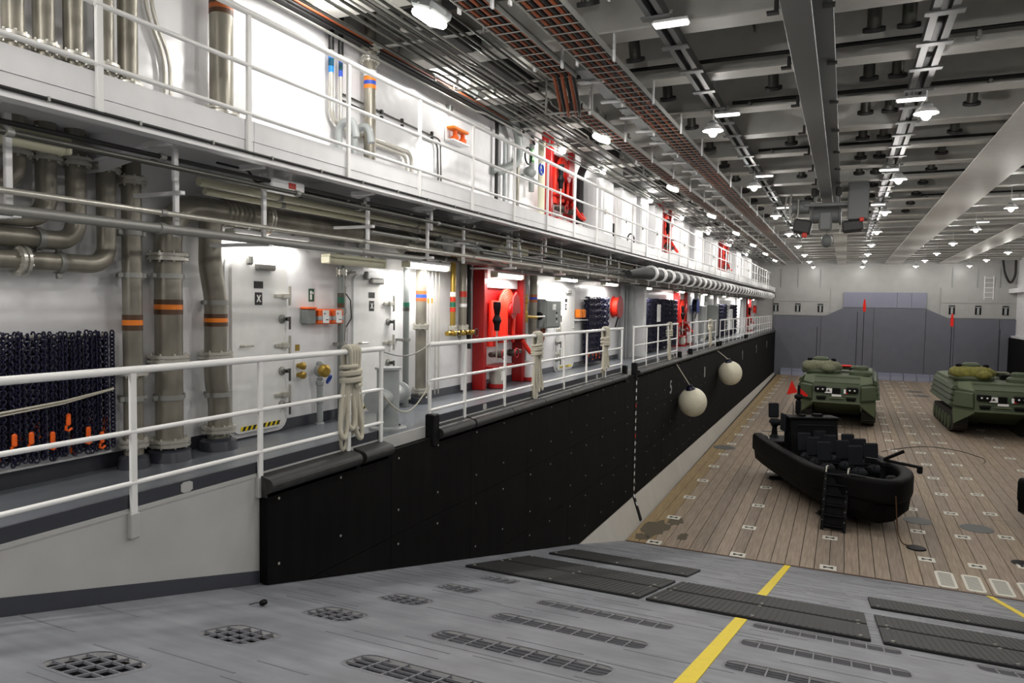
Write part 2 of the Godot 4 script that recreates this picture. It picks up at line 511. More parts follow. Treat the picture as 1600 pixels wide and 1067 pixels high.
func walkway_lights() -> void:   # box floodlights over the upper walkway
	var proto: Node3D = null
	for k in 9:
		var at := V(-4.42, 4.82, -0.85 - 6.45 * k)
		var lab := "bright box floodlight hung above the upper walkway rail, %s from the ramp head" % ORD[k]
		if proto == null:
			proto = thing("walkway_floodlight", lab, "lamp", at, "floodlights above the upper walkway")
			var tilt := Basis(Vector3.BACK, -0.35)
			part(proto, "housing", MB.new().cbox(V(0.03, 0.1, 0), V(0.3, 0.12, 0.46), 0.03, tilt), M.grey_paint)
			part(proto, "lens", MB.new().cbox(V(0, 0.0, 0), V(0.26, 0.09, 0.42), 0.03, tilt), M.lamp)
			part(proto, "bracket", MB.new().box(V(0.0, 0.3, 0.24), V(0.03, 0.42, 0.01)).box(V(0, 0.3, -0.24), V(0.03, 0.42, 0.01)).box(V(0, 0.5, 0), V(0.05, 0.01, 0.48)), M.galv)
		else: copy(proto, at, lab, "floodlights above the upper walkway")
	for o in get_children():
		if String(o.name).begins_with("walkway_floodlight"): beam_light(o, V(-0.02, -0.02, 0), E_WALK, 0.2, 82.0, V(-0.5, -1, 0).normalized())
	# smaller lamps close to the bulkhead
	proto = null
	var spots := [[-5.9, 5.28, -10.9, "above the orange emergency light"], [-5.85, 5.02, -15.4, "over the upper red hose station"], [-5.85, 5.06, -18.4, "past the upper red hose station"], [-5.85, 5.0, -23.5, "over the white upper cabinets"], [-5.85, 5.0, -28.5, "beyond the second upper hose station"], [-5.85, 5.0, -34.5, "over the far upper doors"], [-5.85, 5.0, -41.5, "near the last upper hose station"], [-5.85, 5.0, -49.0, "at the far end of the upper walkway"], [-5.75, 5.2, -7.2, "under the white ceiling duct near the camera"], [-5.75, 5.2, -2.6, "beside the four upper pipes"]]
	for s in spots:
		var lab: String = "small bulkhead lamp on the upper walkway " + s[3]
		if proto == null:
			proto = thing("bulkhead_lamp", lab, "lamp", V(s[0], s[1], s[2]), "bulkhead lamps of the upper walkway")
			part(proto, "housing", MB.new().cbox(V(0, 0.08, 0), V(0.16, 0.08, 0.3), 0.03), M.grey_paint)
			part(proto, "globe", MB.new().ball(V(0, 0, 0), V(0.07, 0.07, 0.14), 12, 8), M.lamp)
			part(proto, "arm", MB.new().rod(V(0, 0.1, 0), V(-0.5, 0.16, 0), 0.012, 6), M.galv)
		else: copy(proto, V(s[0], s[1], s[2]), lab, "bulkhead lamps of the upper walkway")
	for o in get_children():
		if String(o.name).begins_with("bulkhead_lamp"): bulb(o, Vector3.ZERO, E_WALK * 0.45, 0.1)

func tube_lights() -> void:   # fluorescent fittings under the upper walkway
	var spots := [[-5.5, 2.72, -3.1, "above the hung chains", true], [-6.27, 2.3, -6.75, "over the nearest white door", false], [-6.1, 2.12, -8.2, "above the second white door", true], [-6.05, 2.16, -10.0, "in the bright niche behind the banded pipe", false], [-6.0, 2.13, -12.95, "over the red hose station", false], [-5.6, 2.55, -12.2, "hung under the deck by the ladder bracket", true], [-6.05, 2.2, -16.4, "over the third white door", false], [-6.05, 2.2, -19.9, "over the hung blue cloth", false], [-6.05, 2.2, -24.0, "at the pilaster past the hose reel", false], [-6.05, 2.2, -29.6, "over the second red hose station", false], [-6.05, 2.2, -35.0, "beyond the blue reel", false], [-6.05, 2.2, -41.0, "over the far blue cloth", false], [-6.05, 2.2, -48.0, "over the far red cabinet", false], [-6.05, 2.2, -55.0, "at the far end of the lower walkway", false], [-5.6, 2.35, -1.75, "beside the hung chains, past the picture edge", false]]
	for s in spots:
		var at := V(s[0], s[1], s[2])
		var t := thing("tube_light", "fluorescent tube fitting under the upper walkway " + s[3], "lamp", at, "tube lights under the upper walkway")
		part(t, "casing", MB.new().cbox(V(0, 0.055, 0), V(0.17, 0.05, 1.26), 0.015), M.cream if s[4] else M.white_trim)
		part(t, "end_cap", MB.new().cbox(V(0, 0.0, 0.62), V(0.15, 0.1, 0.04), 0.012), M.cream)
		part(t, "end_cap", MB.new().cbox(V(0, 0.0, -0.62), V(0.15, 0.1, 0.04), 0.012), M.cream)
		part(t, "diffuser", MB.new().rod(V(0, 0, -0.6), V(0, 0, 0.6), 0.055, 12), M.cream if s[4] else M.tube_lit)
		part(t, "bracket", MB.new().box(V(0, 0.1, 0.4), V(0.04, 0.06, 0.02)).box(V(0, 0.1, -0.4), V(0.04, 0.06, 0.02)), M.galv)
		if not s[4]: strip_light(t, V(0, -0.065, 0), E_TUBE * (0.25 if s[0] < -6.2 else 1.0), Vector2(0.14, 1.2), Vector3.DOWN)

# ---- shell -----------------------------------------------------------------------------------------------------------------
func build_shell() -> void:
	struct("wall_left", MB.new().span(V(XW - 0.3, -0.3, 7), V(XW, 6.3, ZF - 0.3)), M.white_gloss, "white painted steel bulkhead behind both walkways")
	struct("wall_dock_side", MB.new().span(V(XW - 0.3, -7, 7), V(XR, DY - 0.12, ZF)), M.pale, "pale grey dock side under the lower walkway")
	struct("wall_right", MB.new().span(V(XS, -7, 7), V(XS + 0.3, 6.3, ZF - 0.3)), M.white, "white starboard dock wall")
	struct("wall_front", MB.new().span(V(XW - 0.3, -7, 7), V(XS + 0.3, 6.3, 7.3)), M.white)
	struct("floor_landing", MB.new().span(V(XR, -0.5, 7), V(XS, 0.40, 0.85)), M.ramp)
	# lower walkway deck
	var d := snode("floor_walkway", "dark grey lower walkway deck")
	wpart(d, "deck_plate", MB.new().span(V(XW, DY - 0.12, 7), V(XR - 0.02, DY, ZF)), M.deck)
	var cm := MB.new()
	cm.span(V(XR - 0.02, DY, 7), V(XR, 0.055, -7.25)).span(V(XR - 0.02, DY, -8.35), V(XR, 0.055, -17.6))
	cm.span(V(XR - 0.02, DY, -18.6), V(XR, 0.055, -24.4)).span(V(XR - 0.02, DY, -26), V(XR, 0.055, ZF))
	wpart(d, "coaming", cm, M.deck_dark)
	for z in [-4.4, -10.0, -15.6, -21.6]:
		wpart(d, "drain_slot", MB.new().prism([Vector2(-0.06, -0.03), Vector2(-0.03, -0.045), Vector2(0.03, -0.045), Vector2(0.06, -0.03), Vector2(0.06, 0.03), Vector2(0.03, 0.045), Vector2(-0.03, 0.045), Vector2(-0.06, 0.03)], Transform3D(Basis(Vector3.UP, PI / 2), V(XR - 0.001, -0.0, z)), 0.006), M.pale)
	struct("trim_1", MB.new().span(V(XR - 0.02, -0.17, 7), V(XR, -0.05, ZF)).span(V(XR, -0.085, 7), V(XR + 0.01, -0.065, -5.2)), M.pale, "pale edge fascia along the lower walkway")
	var bb := MB.new().span(V(XW, DY, 7), V(XW + 0.008, 0.09, ZF))
	struct("baseboard_left", bb, M.deck_dark, "dark grey painted kick band at the foot of the white bulkhead")
	# kick band that follows the ramp up the pale dock side
	var kb := MB.new().prism([Vector2(0.9, ramp_y(0.9)), Vector2(-5.23, ramp_y(-5.23)), Vector2(-5.23, ramp_y(-5.23) + 0.13), Vector2(0.9, ramp_y(0.9) + 0.13)], Transform3D(Basis(Vector3.BACK, Vector3.UP, Vector3.RIGHT), V(XR, 0, 0)), 0.008)
	struct("baseboard_ramp", kb, M.deck_dark, "dark kick band where the dock side meets the ramp")
	# upper walkway
	var u := snode("floor_upper_walkway", "white upper walkway with its edge plate")
	wpart(u, "deck_plate", MB.new().span(V(XW, UY - 0.1, 7), V(XR, UY, ZF + 1.2)), M.white)
	for k in 24:
		var z0 := 6.5 - 2.92 * k
		if z0 - 2.9 < ZF: break
		wpart(u, "edge_plate", MB.new().span(V(XR - 0.015, 3.035, z0), V(XR + 0.008, 3.215, z0 - 2.912)).span(V(XR - 0.012, 2.885, z0), V(XR + 0.003, 3.031, z0 - 2.912)), M.white)
	wpart(u, "lip_flange", MB.new().span(V(XR - 0.10, 2.865, 7), V(XR + 0.035, 2.885, ZF + 1.2)), M.white_trim)
	for k in 44:
		var z := 1.2 - 1.42 * k
		if z < ZF + 1.4: break
		var br := MB.new().prism([Vector2(0, 0), Vector2(1.36, 0), Vector2(1.36, -0.16), Vector2(0.3, -0.34), Vector2(0, -0.34)], Transform3D(Basis(), V(XW, UY - 0.1, z)), 0.012)
		br.box(V(XW + 0.68, UY - 0.28, z + 0.006), V(1.36, 0.012, 0.1), Basis(Vector3.BACK, 0.13))
		wpart(u, "deck_bracket", br, M.white)
	# starboard walkways, only their far ends are in view
	var sw := snode("floor_starboard_walkway", "starboard walkways and fendering")
	wpart(sw, "deck_plate", MB.new().span(V(XS - 0.25, DY - 4.0, -3), V(XS, DY, ZF)), M.white)
	wpart(sw, "fender_sheet", MB.new().span(V(XS - 0.4, -3.4, -8), V(XS - 0.25, -0.2, ZF)), M.rubber)
	wpart(sw, "upper_deck", MB.new().span(V(XS - 0.5, 2.9, 7), V(XS, 3.2, ZF)), M.white)

func ramp_x() -> Transform3D:
	return Transform3D(Basis(Vector3.RIGHT, -atan(RS)), V(0, RY, 0))
func rz(z: float) -> float:   # world z on the ramp to distance along it
	return z * sqrt(1.0 + RS * RS)

func rounded(w: float, h: float, r: float, k := 4) -> Array:
	var o := []
	for q in 4:
		var c := Vector2([1, -1, -1, 1][q] * (w / 2 - r), [1, 1, -1, -1][q] * (h / 2 - r))
		for j in k + 1:
			var a := PI / 2 * (q + float(j) / k)
			o.append(c + Vector2(cos(a), sin(a)) * r)
	return o

func build_ramp() -> void:
	var rn := snode("vehicle_ramp", "grey steel vehicle ramp with gratings")
	rn.transform = ramp_x()
	var zb := rz(-17.06)
	var plate := CSGBox3D.new()
	plate.name = "ramp_plate"
	plate.size = V(XS - XR - 0.02, 0.024, 0.9 - zb)
	plate.position = V((XS + XR) / 2, -0.012, (0.9 + zb) / 2)
	plate.material = M.ramp
	rn.add_child(plate)
	var holes := []   # x, world z, width, length, cells across, cells along
	for k in 6: holes.append([-3.76, -2.68 - 1.07 * k, 0.42, 0.42, 4, 4])
	for c in 6:
		for k in 8:
			var z := -0.62 - 1.085 * k
			if c == 0 and k > 6: continue
			holes.append([-2.16 + 2.09 * c, z, 1.43, 0.34, 9, 4])
	for h in holes:
		var p := CSGPolygon3D.new()
		p.name = "opening"
		p.operation = CSGShape3D.OPERATION_SUBTRACTION
		p.polygon = PackedVector2Array(rounded(h[2], h[3], 0.09))
		p.depth = 0.3
		plate.add_child(p, true)
		p.transform = Transform3D(Basis(Vector3.RIGHT, -PI / 2), V(h[0], 0.15, rz(h[1])) - plate.position)
	part(rn, "pit_floor", MB.new().span(V(XR, -0.75, 0.9), V(XS, -0.6, zb)), M.ramp)
	for h in holes:
		var g := MB.new()
		var w: float = h[2]
		var l: float = h[3]
		var nx: int = h[4]
		var nz: int = h[5]
		for i in range(1, nx):
			var x: float = -w / 2 + w * i / nx
			g.box(V(x, -0.006, 0), V(0.013, 0.014, l))
		for j in range(1, nz):
			g.box(V(0, -0.006, -l / 2 + l * j / nz), V(w, 0.014, 0.009 if nx > 5 else 0.012))
		var o := part(rn, "grating", g, M.ramp_bar)
		o.position = V(h[0], 0, rz(h[1]))
		var rim := MB.new()
		var po := rounded(w + 0.05, l + 0.05, 0.11)
		var pi := rounded(w, l, 0.09)
		for i in po.size():
			var j := (i + 1) % po.size()
			rim.quad(V(pi[i].x, 0.004, pi[i].y), V(pi[j].x, 0.004, pi[j].y), V(po[j].x, 0.0015, po[j].y), V(po[i].x, 0.0015, po[i].y))
		part(o, "rim", rim, M.ramp_bar)
	# anti-slip bars welded across the slope
	var rng := RandomNumberGenerator.new()
	rng.seed = 5
	var ab := MB.new()
	for j in 190:
		var z := 0.5 - 0.095 * j
		if z < zb + 0.2: break
		for i in 9:
			var x := -4.85 + 1.75 * i + rng.randf_range(0, 0.6) + (0.8 if j % 2 else 0.0)
			var wid := rng.randf_range(0.35, 1.0)
			if rng.randf() < 0.6: continue
			var bad := false
			for h in holes:
				if absf(z - rz(h[1])) < h[3] / 2 + 0.03 and absf(x - h[0]) < (h[2] + wid) / 2 + 0.03: bad = true
			if bad: continue
			ab.box(V(x, 0.001, z), V(wid, 0.004, 0.016))
	part(rn, "anti_slip_bars", ab, M.ramp_bar, "", "stuff")
	# painted lane lines
	for l in [[-1.01, -0.88], [2.78, 2.90]]:
		var cuts := [0.7, -8.48, -10.72, -17.0] if l[0] < 0 else [0.7, -8.48, -10.72, -11.7, -12.9, -17.0]
		for q in range(0, cuts.size(), 2):
			part(rn, "yellow_line", MB.new().span(V(l[0], 0.0, rz(cuts[q])), V(l[1], 0.008, rz(cuts[q + 1]))), M.yellow, "yellow painted lane line")
	# rubber mats bolted on
	var cols := [[-4.52, -2.14, "by the black fendering"], [-2.06, 0.38, "across the long yellow line"], [0.50, 2.92, "beside the yellow lane line"], [3.02, 5.4, "beyond the second lane line"]]
	var rws := [[-8.52, -9.58, "uphill"], [-9.68, -10.70, "middle"], [-11.6, -12.85, "downhill"]]
	for ci in cols.size():
		for ri in 3:
			if ri == 2 and ci % 2 == 1: continue
			var c: Array = cols[ci]
			var r: Array = rws[ri]
			var x0: float = c[0]
			var x1: float = c[1]
			var t := Node3D.new()
			t.name = numbered("rubber_mat")
			add_child(t)
			tag(t, "black ribbed rubber mat on the ramp %s, %s one" % [c[2], r[2]], "mat", "rubber mats on the ramp")
			var cz := (rz(r[0]) + rz(r[1])) / 2
			t.transform = ramp_x() * Transform3D(Basis(), V((x0 + x1) / 2, 0.002, cz))
			var L: float = absf(rz(r[0]) - rz(r[1]))
			part(t, "mat", MB.new().cbox(V(0, 0.016, 0), V(x1 - x0, 0.032, L), 0.008), M.mat_rubber)
			var rb := MB.new()
			for i in int((x1 - x0) / 0.07): rb.box(V(-(x1 - x0) / 2 + 0.05 + 0.07 * i, 0.033, 0), V(0.02, 0.006, L - 0.06))
			part(t, "ribs", rb, M.mat_rubber, "", "stuff")
			for bx in [-0.46, 0.0, 0.46]:
				for bz in [-0.42, 0.42]:
					part(t, "bolt", MB.new().lathe([[0.022, 0.03], [0.022, 0.044], [0.0, 0.046]], V(bx * (x1 - x0), 0, bz * L), Vector3.UP, 8), M.steel_bright)
	# loose black clip lying near the dock side
	var ct := thing("cable_clip", "small black clip lying on the ramp near the pale dock side", "clip", V(-4.3, ramp_y(-4.55) + 0.012, -4.55))
	part(ct, "body", MB.new().cbox(V(0, 0.02, 0), V(0.05, 0.04, 0.06), 0.01), M.black)
	part(ct, "tail", MB.new().tube([V(0, 0.02, 0), V(-0.05, 0.02, 0.03), V(-0.11, 0.0, 0.05)], 0.004, 5), M.black)

func build_floor() -> void:
	var f := snode("floor", "timber planked dock floor")
	var rng := RandomNumberGenerator.new()
	rng.seed = 11
	var x0 := -4.64
	var pw := 0.302
	var tilt := Basis(Vector3.RIGHT, atan(0.0125))
	part(f, "subfloor", MB.new().box(V((x0 + XS) / 2, floor_y(-39) - 0.16, -39), V(XS - x0 + 1.0, 0.2, 44.6), tilt), M.seam)
	var shapes := {}
	for c in 51:
		var z := -17.06
		var first := true
		while z > ZF:
			var len := rng.randf_range(7.5, 12.5)
			if first: len = [6.2, 9.4, 7.8, 11.0][c % 4]
			first = false
			len = snappedf(minf(len, z - ZF), 0.5)
			if z - len - ZF < 2.0: len = z - ZF
			var key := snappedf(len, 0.01)
			if not shapes.has(key): shapes[key] = MB.new().cbox(Vector3.ZERO, V(pw - 0.012, 0.06, len - 0.012), 0.005).mesh()
			var cz := z - len / 2
			var m: Material = M["plank%d" % rng.randi_range(0, 5)]
			if c < 2 or (c == 2 and rng.randf() < 0.4): m = M.plank_old
			place(f, "plank", shapes[key], m, Transform3D(tilt, V(x0 + pw * (c + 0.5), floor_y(cz) - 0.03 + rng.randf_range(-0.0015, 0.0015), cz)))
			z -= len
	part(f, "edge_rail", MB.new().span(V(x0, -4.3, -17.0), V(XS, -4.093, -17.06)), M.band_brown, "rusty steel edge of the timber floor")
	# tie-down sockets let into the planks
	var sm := MB.new()
	sm.box(V(0, 0.004, 0), V(0.34, 0.010, 0.30))
	var cup := MB.new()
	cup.prism([Vector2(-0.1, -0.07), Vector2(-0.02, -0.022), Vector2(0.02, -0.022), Vector2(0.1, -0.07), Vector2(0.1, 0.07), Vector2(0.02, 0.022), Vector2(-0.02, 0.022), Vector2(-0.1, 0.07)], Transform3D(Basis(Vector3.RIGHT, -PI / 2), V(0, 0.005, 0)), 0.006)
	var sms := sm.mesh()
	var cups := cup.mesh()
	for r in [[-3.98, -17.2], [-2.04, -17.2], [-0.13, -17.25], [1.9, -18.8], [2.88, -18.81], [3.87, -19.25], [5.85, -19.25], [7.8, -18.8], [9.75, -17.25]]:
		for k in 20:
			var z: float = r[1] - 2.2 * k
			if z < ZF + 1: break
			var s := place(f, "lashing_socket", sms, M.socket, Transform3D(tilt, V(r[0], floor_y(z), z)))
			place(s, "recess", cups, M.black, Transform3D())
	# round covers
	for c in [[-4.15, -29.55, 0.42], [1.98, -22.05, 0.35], [3.32, -21.98, 0.38], [3.85, -19.5, 0.22], [1.75, -19.55, 0.2], [4.34, -53.4, 0.45], [4.5, -51.2, 0.45]]:
		var r: float = c[2]
		var cv := part(f, "round_cover", MB.new().lathe([[r, -0.01], [r, 0.006], [r - 0.02, 0.009], [0.0, 0.009]], Vector3.ZERO, Vector3.UP, 28), M.cover if r > 0.3 else M.black)
		cv.transform = Transform3D(tilt, V(c[0], floor_y(c[1]), c[1]))
	# old oil stains by the corner of the floor
	for q in [[-4.2, -18.3, 0.32, 0.75], [-3.85, -19.1, 0.2, 0.4], [-3.45, -17.9, 0.14, 0.3], [-4.35, -17.5, 0.22, 0.3]]:
		var ol := []
		for i in 22:
			var a := TAU * i / 22.0
			var k2 := rng.randf_range(0.7, 1.15)
			ol.append(Vector2(cos(a) * q[2] * k2, sin(a) * q[3] * k2))
		var sn := part(f, "oil_stain", MB.new().prism(ol, Transform3D(Basis(Vector3.RIGHT, -PI / 2), Vector3.ZERO), 0.0015), M.stain, "dark oil stain")
		sn.transform = Transform3D(tilt, V(q[0], floor_y(q[1]), q[1]))
	# white grilled covers at the foot of the ramp
	for k in 5:
		var g := Node3D.new()
		g.name = "drain_cover"
		f.add_child(g, true)
		g.transform = Transform3D(tilt, V(2.15 + 0.5 * k, floor_y(-17.62), -17.62))
		part(g, "frame", MB.new().prism(rounded(0.36, 0.98, 0.09), Transform3D(Basis(Vector3.RIGHT, -PI / 2), V(0, 0, 0)), 0.008), M.socket, "white grilled drain cover")
		var sl := MB.new()
		for i in 11: sl.box(V(0, 0.008, -0.36 + 0.072 * i), V(0.25, 0.004, 0.026))
		part(g, "slots", sl, M.cover)

func build_ceiling() -> void:
	var c := snode("ceiling", "painted steel deckhead with deep transverse beams")
	wpart(c, "deckhead_plate", MB.new().span(V(XW - 0.3, 5.95, 7.3), V(XS + 0.3, 6.25, ZF - 0.3)), M.ceil)
	for k in 31:
		var z := 5.65 - 2.193 * k
		if z < ZF + 0.3: break
		var b := MB.new()
		b.span(V(XW, 5.2, z - 0.2), V(XS, 5.225, z + 0.2)).span(V(XW, 5.22, z - 0.012), V(XS, 5.95, z + 0.012))
		wpart(c, "beam", b, M.beam)
	for x in [3.1, 6.6]:
		wpart(c, "girder", MB.new().span(V(x - 0.55, 5.0, -10.5 if x < 5 else -34.0), V(x + 0.55, 5.03, ZF)).span(V(x - 0.02, 5.03, -10.5 if x < 5 else -34.0), V(x + 0.02, 5.95, ZF)), M.beam, "wide pale longitudinal girder")
	wpart(c, "girder", MB.new().span(V(-0.62, 5.0, -36), V(-0.02, 5.03, ZF)).span(V(-0.34, 5.03, -36), V(-0.3, 5.95, ZF)), M.beam, "narrow pale longitudinal girder beyond the hoist")
	# slim stiffeners between the beams
	var st := MB.new()
	for x in [-4.9, -3.3, -1.4, 0.2, 1.9, 5.0, 8.4]: st.span(V(x - 0.006, 5.8, 7), V(x + 0.006, 5.95, ZF))
	wpart(c, "stiffeners", st, M.ceil, "", "stuff")

func build_far_wall() -> void:
	var w := snode("wall_back", "far bulkhead with the dark stern gate")
	wpart(w, "bulkhead_plate", MB.new().span(V(XW, -5, ZF - 0.3), V(XS, 6.3, ZF)), M.far_pale)
	var gp := [Vector2(-5.1, -3.8), Vector2(10.9, -3.8), Vector2(10.9, 1.05), Vector2(6.85, 1.05), Vector2(5.42, 1.72), Vector2(-0.08, 1.72), Vector2(-1.4, 1.05), Vector2(-5.1, 1.05)]
	var edges := [-5.1, -1.62, 2.0, 5.4, 7.2, 9.93, 10.9]
	for i in edges.size() - 1:
		var e0: float = edges[i] + 0.012
		var e1: float = edges[i + 1] - 0.012
		for q in Geometry2D.intersect_polygons(PackedVector2Array(gp), PackedVector2Array([Vector2(e0, -4), Vector2(e1, -4), Vector2(e1, 3), Vector2(e0, 3)])):
			wpart(w, "gate_panel", MB.new().prism(Array(q), Transform3D(Basis(), V(0, 0, ZF)), 0.25), M.gate)
	for p in [[-0.09, 3.5], [3.52, 4.43], [4.45, 5.4]]:
		wpart(w, "upper_gate_panel", MB.new().span(V(p[0], 1.76, ZF), V(p[1], 2.9, ZF + 0.16)), M.gate_light)
	# raised pale aprons either side of the gate top
	for s in [[-5.1, -1.05], [6.3, 10.9]]:
		wpart(w, "apron", MB.new().span(V(s[0], 1.1, ZF), V(s[1], 3.25 if s[0] < 0 else 3.29, ZF + 0.12)), M.far_pale)
		wpart(w, "ledge", MB.new().span(V(s[0], 2.18, ZF + 0.12), V(s[1], 2.22, ZF + 0.16)), M.far_pale)
	for x in [-4.93, -3.32, -1.7, 7.02, 8.63, 10.27]:
		var sl := part(w, "guide_slot", MB.new().span(V(-0.19, -0.32, 0), V(0.19, 0.32, 0.03)), M.black)
		sl.position = V(x, 1.68, ZF + 0.12)
		part(sl, "latch", MB.new().span(V(-0.07, -0.3, 0.03), V(0.07, 0.16, 0.06)).span(V(-0.16, 0.18, 0.03), V(0.16, 0.24, 0.05)), M.grey_paint)
	for x in [-4.6, -3.36, -1.76, 6.98, 8.52, 9.86]:
		wpart(w, "conduit", MB.new().rod(V(x, 2.3, ZF + 0.05), V(x, 4.7, ZF + 0.05), 0.03, 6), M.grey_paint)
	for k in 18:
		wpart(w, "hinged_flap", MB.new().hull([V(-4.4 + 0.85 * k, -3.56, ZF + 0.25), V(-3.58 + 0.85 * k, -3.56, ZF + 0.25), V(-3.58 + 0.85 * k, -3.56, ZF + 0.9), V(-4.4 + 0.85 * k, -3.56, ZF + 0.9), V(-4.4 + 0.85 * k, -3.05, ZF + 0.25), V(-3.58 + 0.85 * k, -3.05, ZF + 0.25), V(-3.58 + 0.85 * k, -3.28, ZF + 0.8), V(-4.4 + 0.85 * k, -3.28, ZF + 0.8)]), M.gate_light)
	var ld := thing("wall_ladder", "small pale steel ladder fixed high on the far bulkhead", "ladder", V(9.22, 2.45, ZF + 0.1))
	for s in [-1, 1]: part(ld, "stile", MB.new().span(V(s * 0.27 - 0.025, 0, 0), V(s * 0.27 + 0.025, 1.65, 0.05)), M.white_trim)
	for k in 5: part(ld, "rung", MB.new().rod(V(-0.27, 0.15 + 0.34 * k, 0.025), V(0.27, 0.15 + 0.34 * k, 0.025), 0.022, 6), M.white_trim)
	solo("hanging_hose", "black hose looped down from the deckhead at the far corner", "hose", MB.new().tube(round_path([V(9.95, 5.2, ZF + 0.3), V(10.1, 4.2, ZF + 0.3), V(10.45, 3.5, ZF + 0.3), V(10.72, 4.1, ZF + 0.3), V(10.7, 5.2, ZF + 0.3)], 0.6), 0.07, 8), M.cable_black, V(10.4, 3.5, ZF + 0.3))

# ---- guard rails, ropes ----------------------------------------------------------------------------------------------------
func rail_section(label: String, x: float, posts: Array, hts: Array, foot: float, sock: bool, grp: String, over := 0.03) -> void:
	var z0: float = posts[0]
	var z1: float = posts[posts.size() - 1]
	var t := thing("guard_rail", label, "railing", V(x, foot, z0), grp)
	var names := ["top_rail", "middle_rail", "lower_rail"]
	for i in 3:
		var r: float = 0.031 if i == 0 else 0.02
		wpart(t, names[i], MB.new().rod(V(x, hts[i], z0 + 0.03), V(x, hts[i], z1 - over), r, 10), M.rail)
	for z in posts:
		var p := MB.new().cbox(V(x, (foot + hts[0]) / 2, z), V(0.032, hts[0] - foot, 0.056), 0.006)
		var o := wpart(t, "post", p, M.rail)
		if sock: part(o, "socket", MB.new().cbox(V(-0.004, -0.085, z - z0), V(0.05, 0.2, 0.085), 0.008), M.pale)

func build_rails() -> void:
	var h := [1.03, 0.55, 0.15]
	var g := "guard rails of the lower walkway"
	rail_section("white guard rail of the lower walkway in front of the hung chains and pipes", XR + 0.022, [2.9, 1.5, 0.15, -1.2, -2.53, -3.88, -5.23, -6.58, -7.2], h, -0.1, true, g)
	rail_section("white guard rail of the lower walkway before the red hose station", XR + 0.01, [-8.34, -9.33, -10.7, -12.07, -13.46, -14.83, -16.2, -17.55], h, -0.1, false, g)
	rail_section("white guard rail of the lower walkway past the draught scale strip", XR + 0.01, [-18.65, -20.02, -21.38, -22.75, -24.1], h, -0.1, false, g)
	rail_section("white guard rail of the lower walkway between the two white ball fenders", XR + 0.01, [-26.4, -27.8, -29.2, -30.6, -32.0], h, -0.1, false, g)
	rail_section("white guard rail of the lower walkway past the farther white ball fender", XR + 0.01, [-33.2, -34.6, -36.0, -37.4, -38.8, -40.2, -41.6], h, -0.1, false, g)
	rail_section("white guard rail of the lower walkway at its far end", XR + 0.01, [-42.8, -44.2, -45.6, -47.0, -48.4, -49.8, -51.2, -52.6, -54.0, -55.4, -56.8, -58.2], h, -0.1, false, g)
	var uh := [4.17, 3.70, 3.27]
	for k in 11:
		var ps := []
		for j in 4: ps.append(2.2 - 5.84 * k - 1.46 * j)
		if ps[3] < ZF + 1.4: break
		rail_section("white guard rail of the upper walkway, %s section from the ramp head" % ORD[k], XR + 0.018, ps, uh, 2.93, false, "guard rails of the upper walkway", 1.41)
	# swing chain across the gap
	var gc := thing("gap_chain", "slack rope and chain across the gap in the lower guard rail", "chain", V(XR, 1.0, -7.23))
	var pts := []
	var pts2 := []
	for i in 13:
		var s := i / 12.0
		pts.append(V(XR + 0.01, 1.0 - 0.10 * sin(PI * s) + 0.03 * s, -7.23 - 1.1 * s))
		pts2.append(V(XR + 0.01, 0.5 - 0.42 * sin(PI * s) * 0.7, -7.23 - 1.1 * s))
	wpart(gc, "upper_line", MB.new().tube(pts, 0.009, 6), M.galv)
	wpart(gc, "lower_line", MB.new().tube(pts2, 0.009, 6), M.rope)
	rope_skein(V(XR + 0.022, 1.06, -6.62), 1.12, 1, "thick cream rope skein tied on the rail near the bollard")
	rope_skein(V(XR + 0.012, 1.06, -12.05), 1.32, 2, "cream rope skein hung on the rail before the grey switch box")
	rope_skein(V(XR + 0.012, 1.06, -16.15), 1.1, 3, "cream rope skein hung on the rail beside the second set of chains")
	rope_skein(V(XR + 0.012, 1.06, -22.9), 1.45, 4, "cream rope skein hung on the rail above the nearer ball fender")
	rope_skein(V(XR + 0.012, 1.06, -30.6), 1.15, 5, "cream rope skein hung on the rail above the farther ball fender")

func rope_skein(at: Vector3, len: float, sd: int, label: String) -> void:
	var t := thing("rope_skein", label, "rope", at, "rope skeins on the lower guard rail")
	var rng := RandomNumberGenerator.new()
	rng.seed = sd
	var r := 0.026
	var top := MB.new()
	for i in 4:   # turns over the rail
		var z := -0.075 + 0.05 * i
		var p := []
		for k in 9:
			var a := PI * k / 8.0
			p.append(V(cos(a) * 0.056, -0.03 + sin(a) * 0.056, z))
		p.push_front(V(0.05, -0.28, z * 0.9)); p.append(V(-0.05, -0.28, z * 0.9))
		top.tube(p, r, 7)
	part(t, "hitch", top, M.rope)
	var wr := []
	for i in 61:   # whipping turns round the waist
		var a := TAU * i / 12.0
		wr.append(V(cos(a) * 0.085, -0.2 - 0.2 * i / 60.0 + 0.012 * sin(a * 0.5 + sd), sin(a) * 0.135))
	part(t, "whipping", MB.new().tube(wr, r, 7), M.rope)
	for i in 6:   # hanging bights
		var z0 := -0.085 + 0.034 * i
		var sp := 0.06 + 0.03 * rng.randf()
		var z1 := (i - 2.5) * 0.075 + rng.randf_range(-0.03, 0.03)
		var x1 := 0.05 if i % 2 else -0.03
		var l := len * rng.randf_range(0.72, 0.95)
		if i == 4: l = len
		var p := []
		for k in 15:
			var s := k / 14.0
			var a := PI * s
			var d: float = sin(a)
			var y: float = lerpf(-0.3, -l, pow(d, 0.55))
			p.append(V(lerpf(0.0, x1, d) + 0.02 * rng.randf_range(-1, 1) * 0.3, y, z0 + (z1 - z0) * pow(d, 0.5) - cos(a) * sp * (0.35 + 0.9 * pow(d, 0.7))))
		part(t, "bight", MB.new().tube(round_path(p, 0.06, 3), r, 7), M.rope)

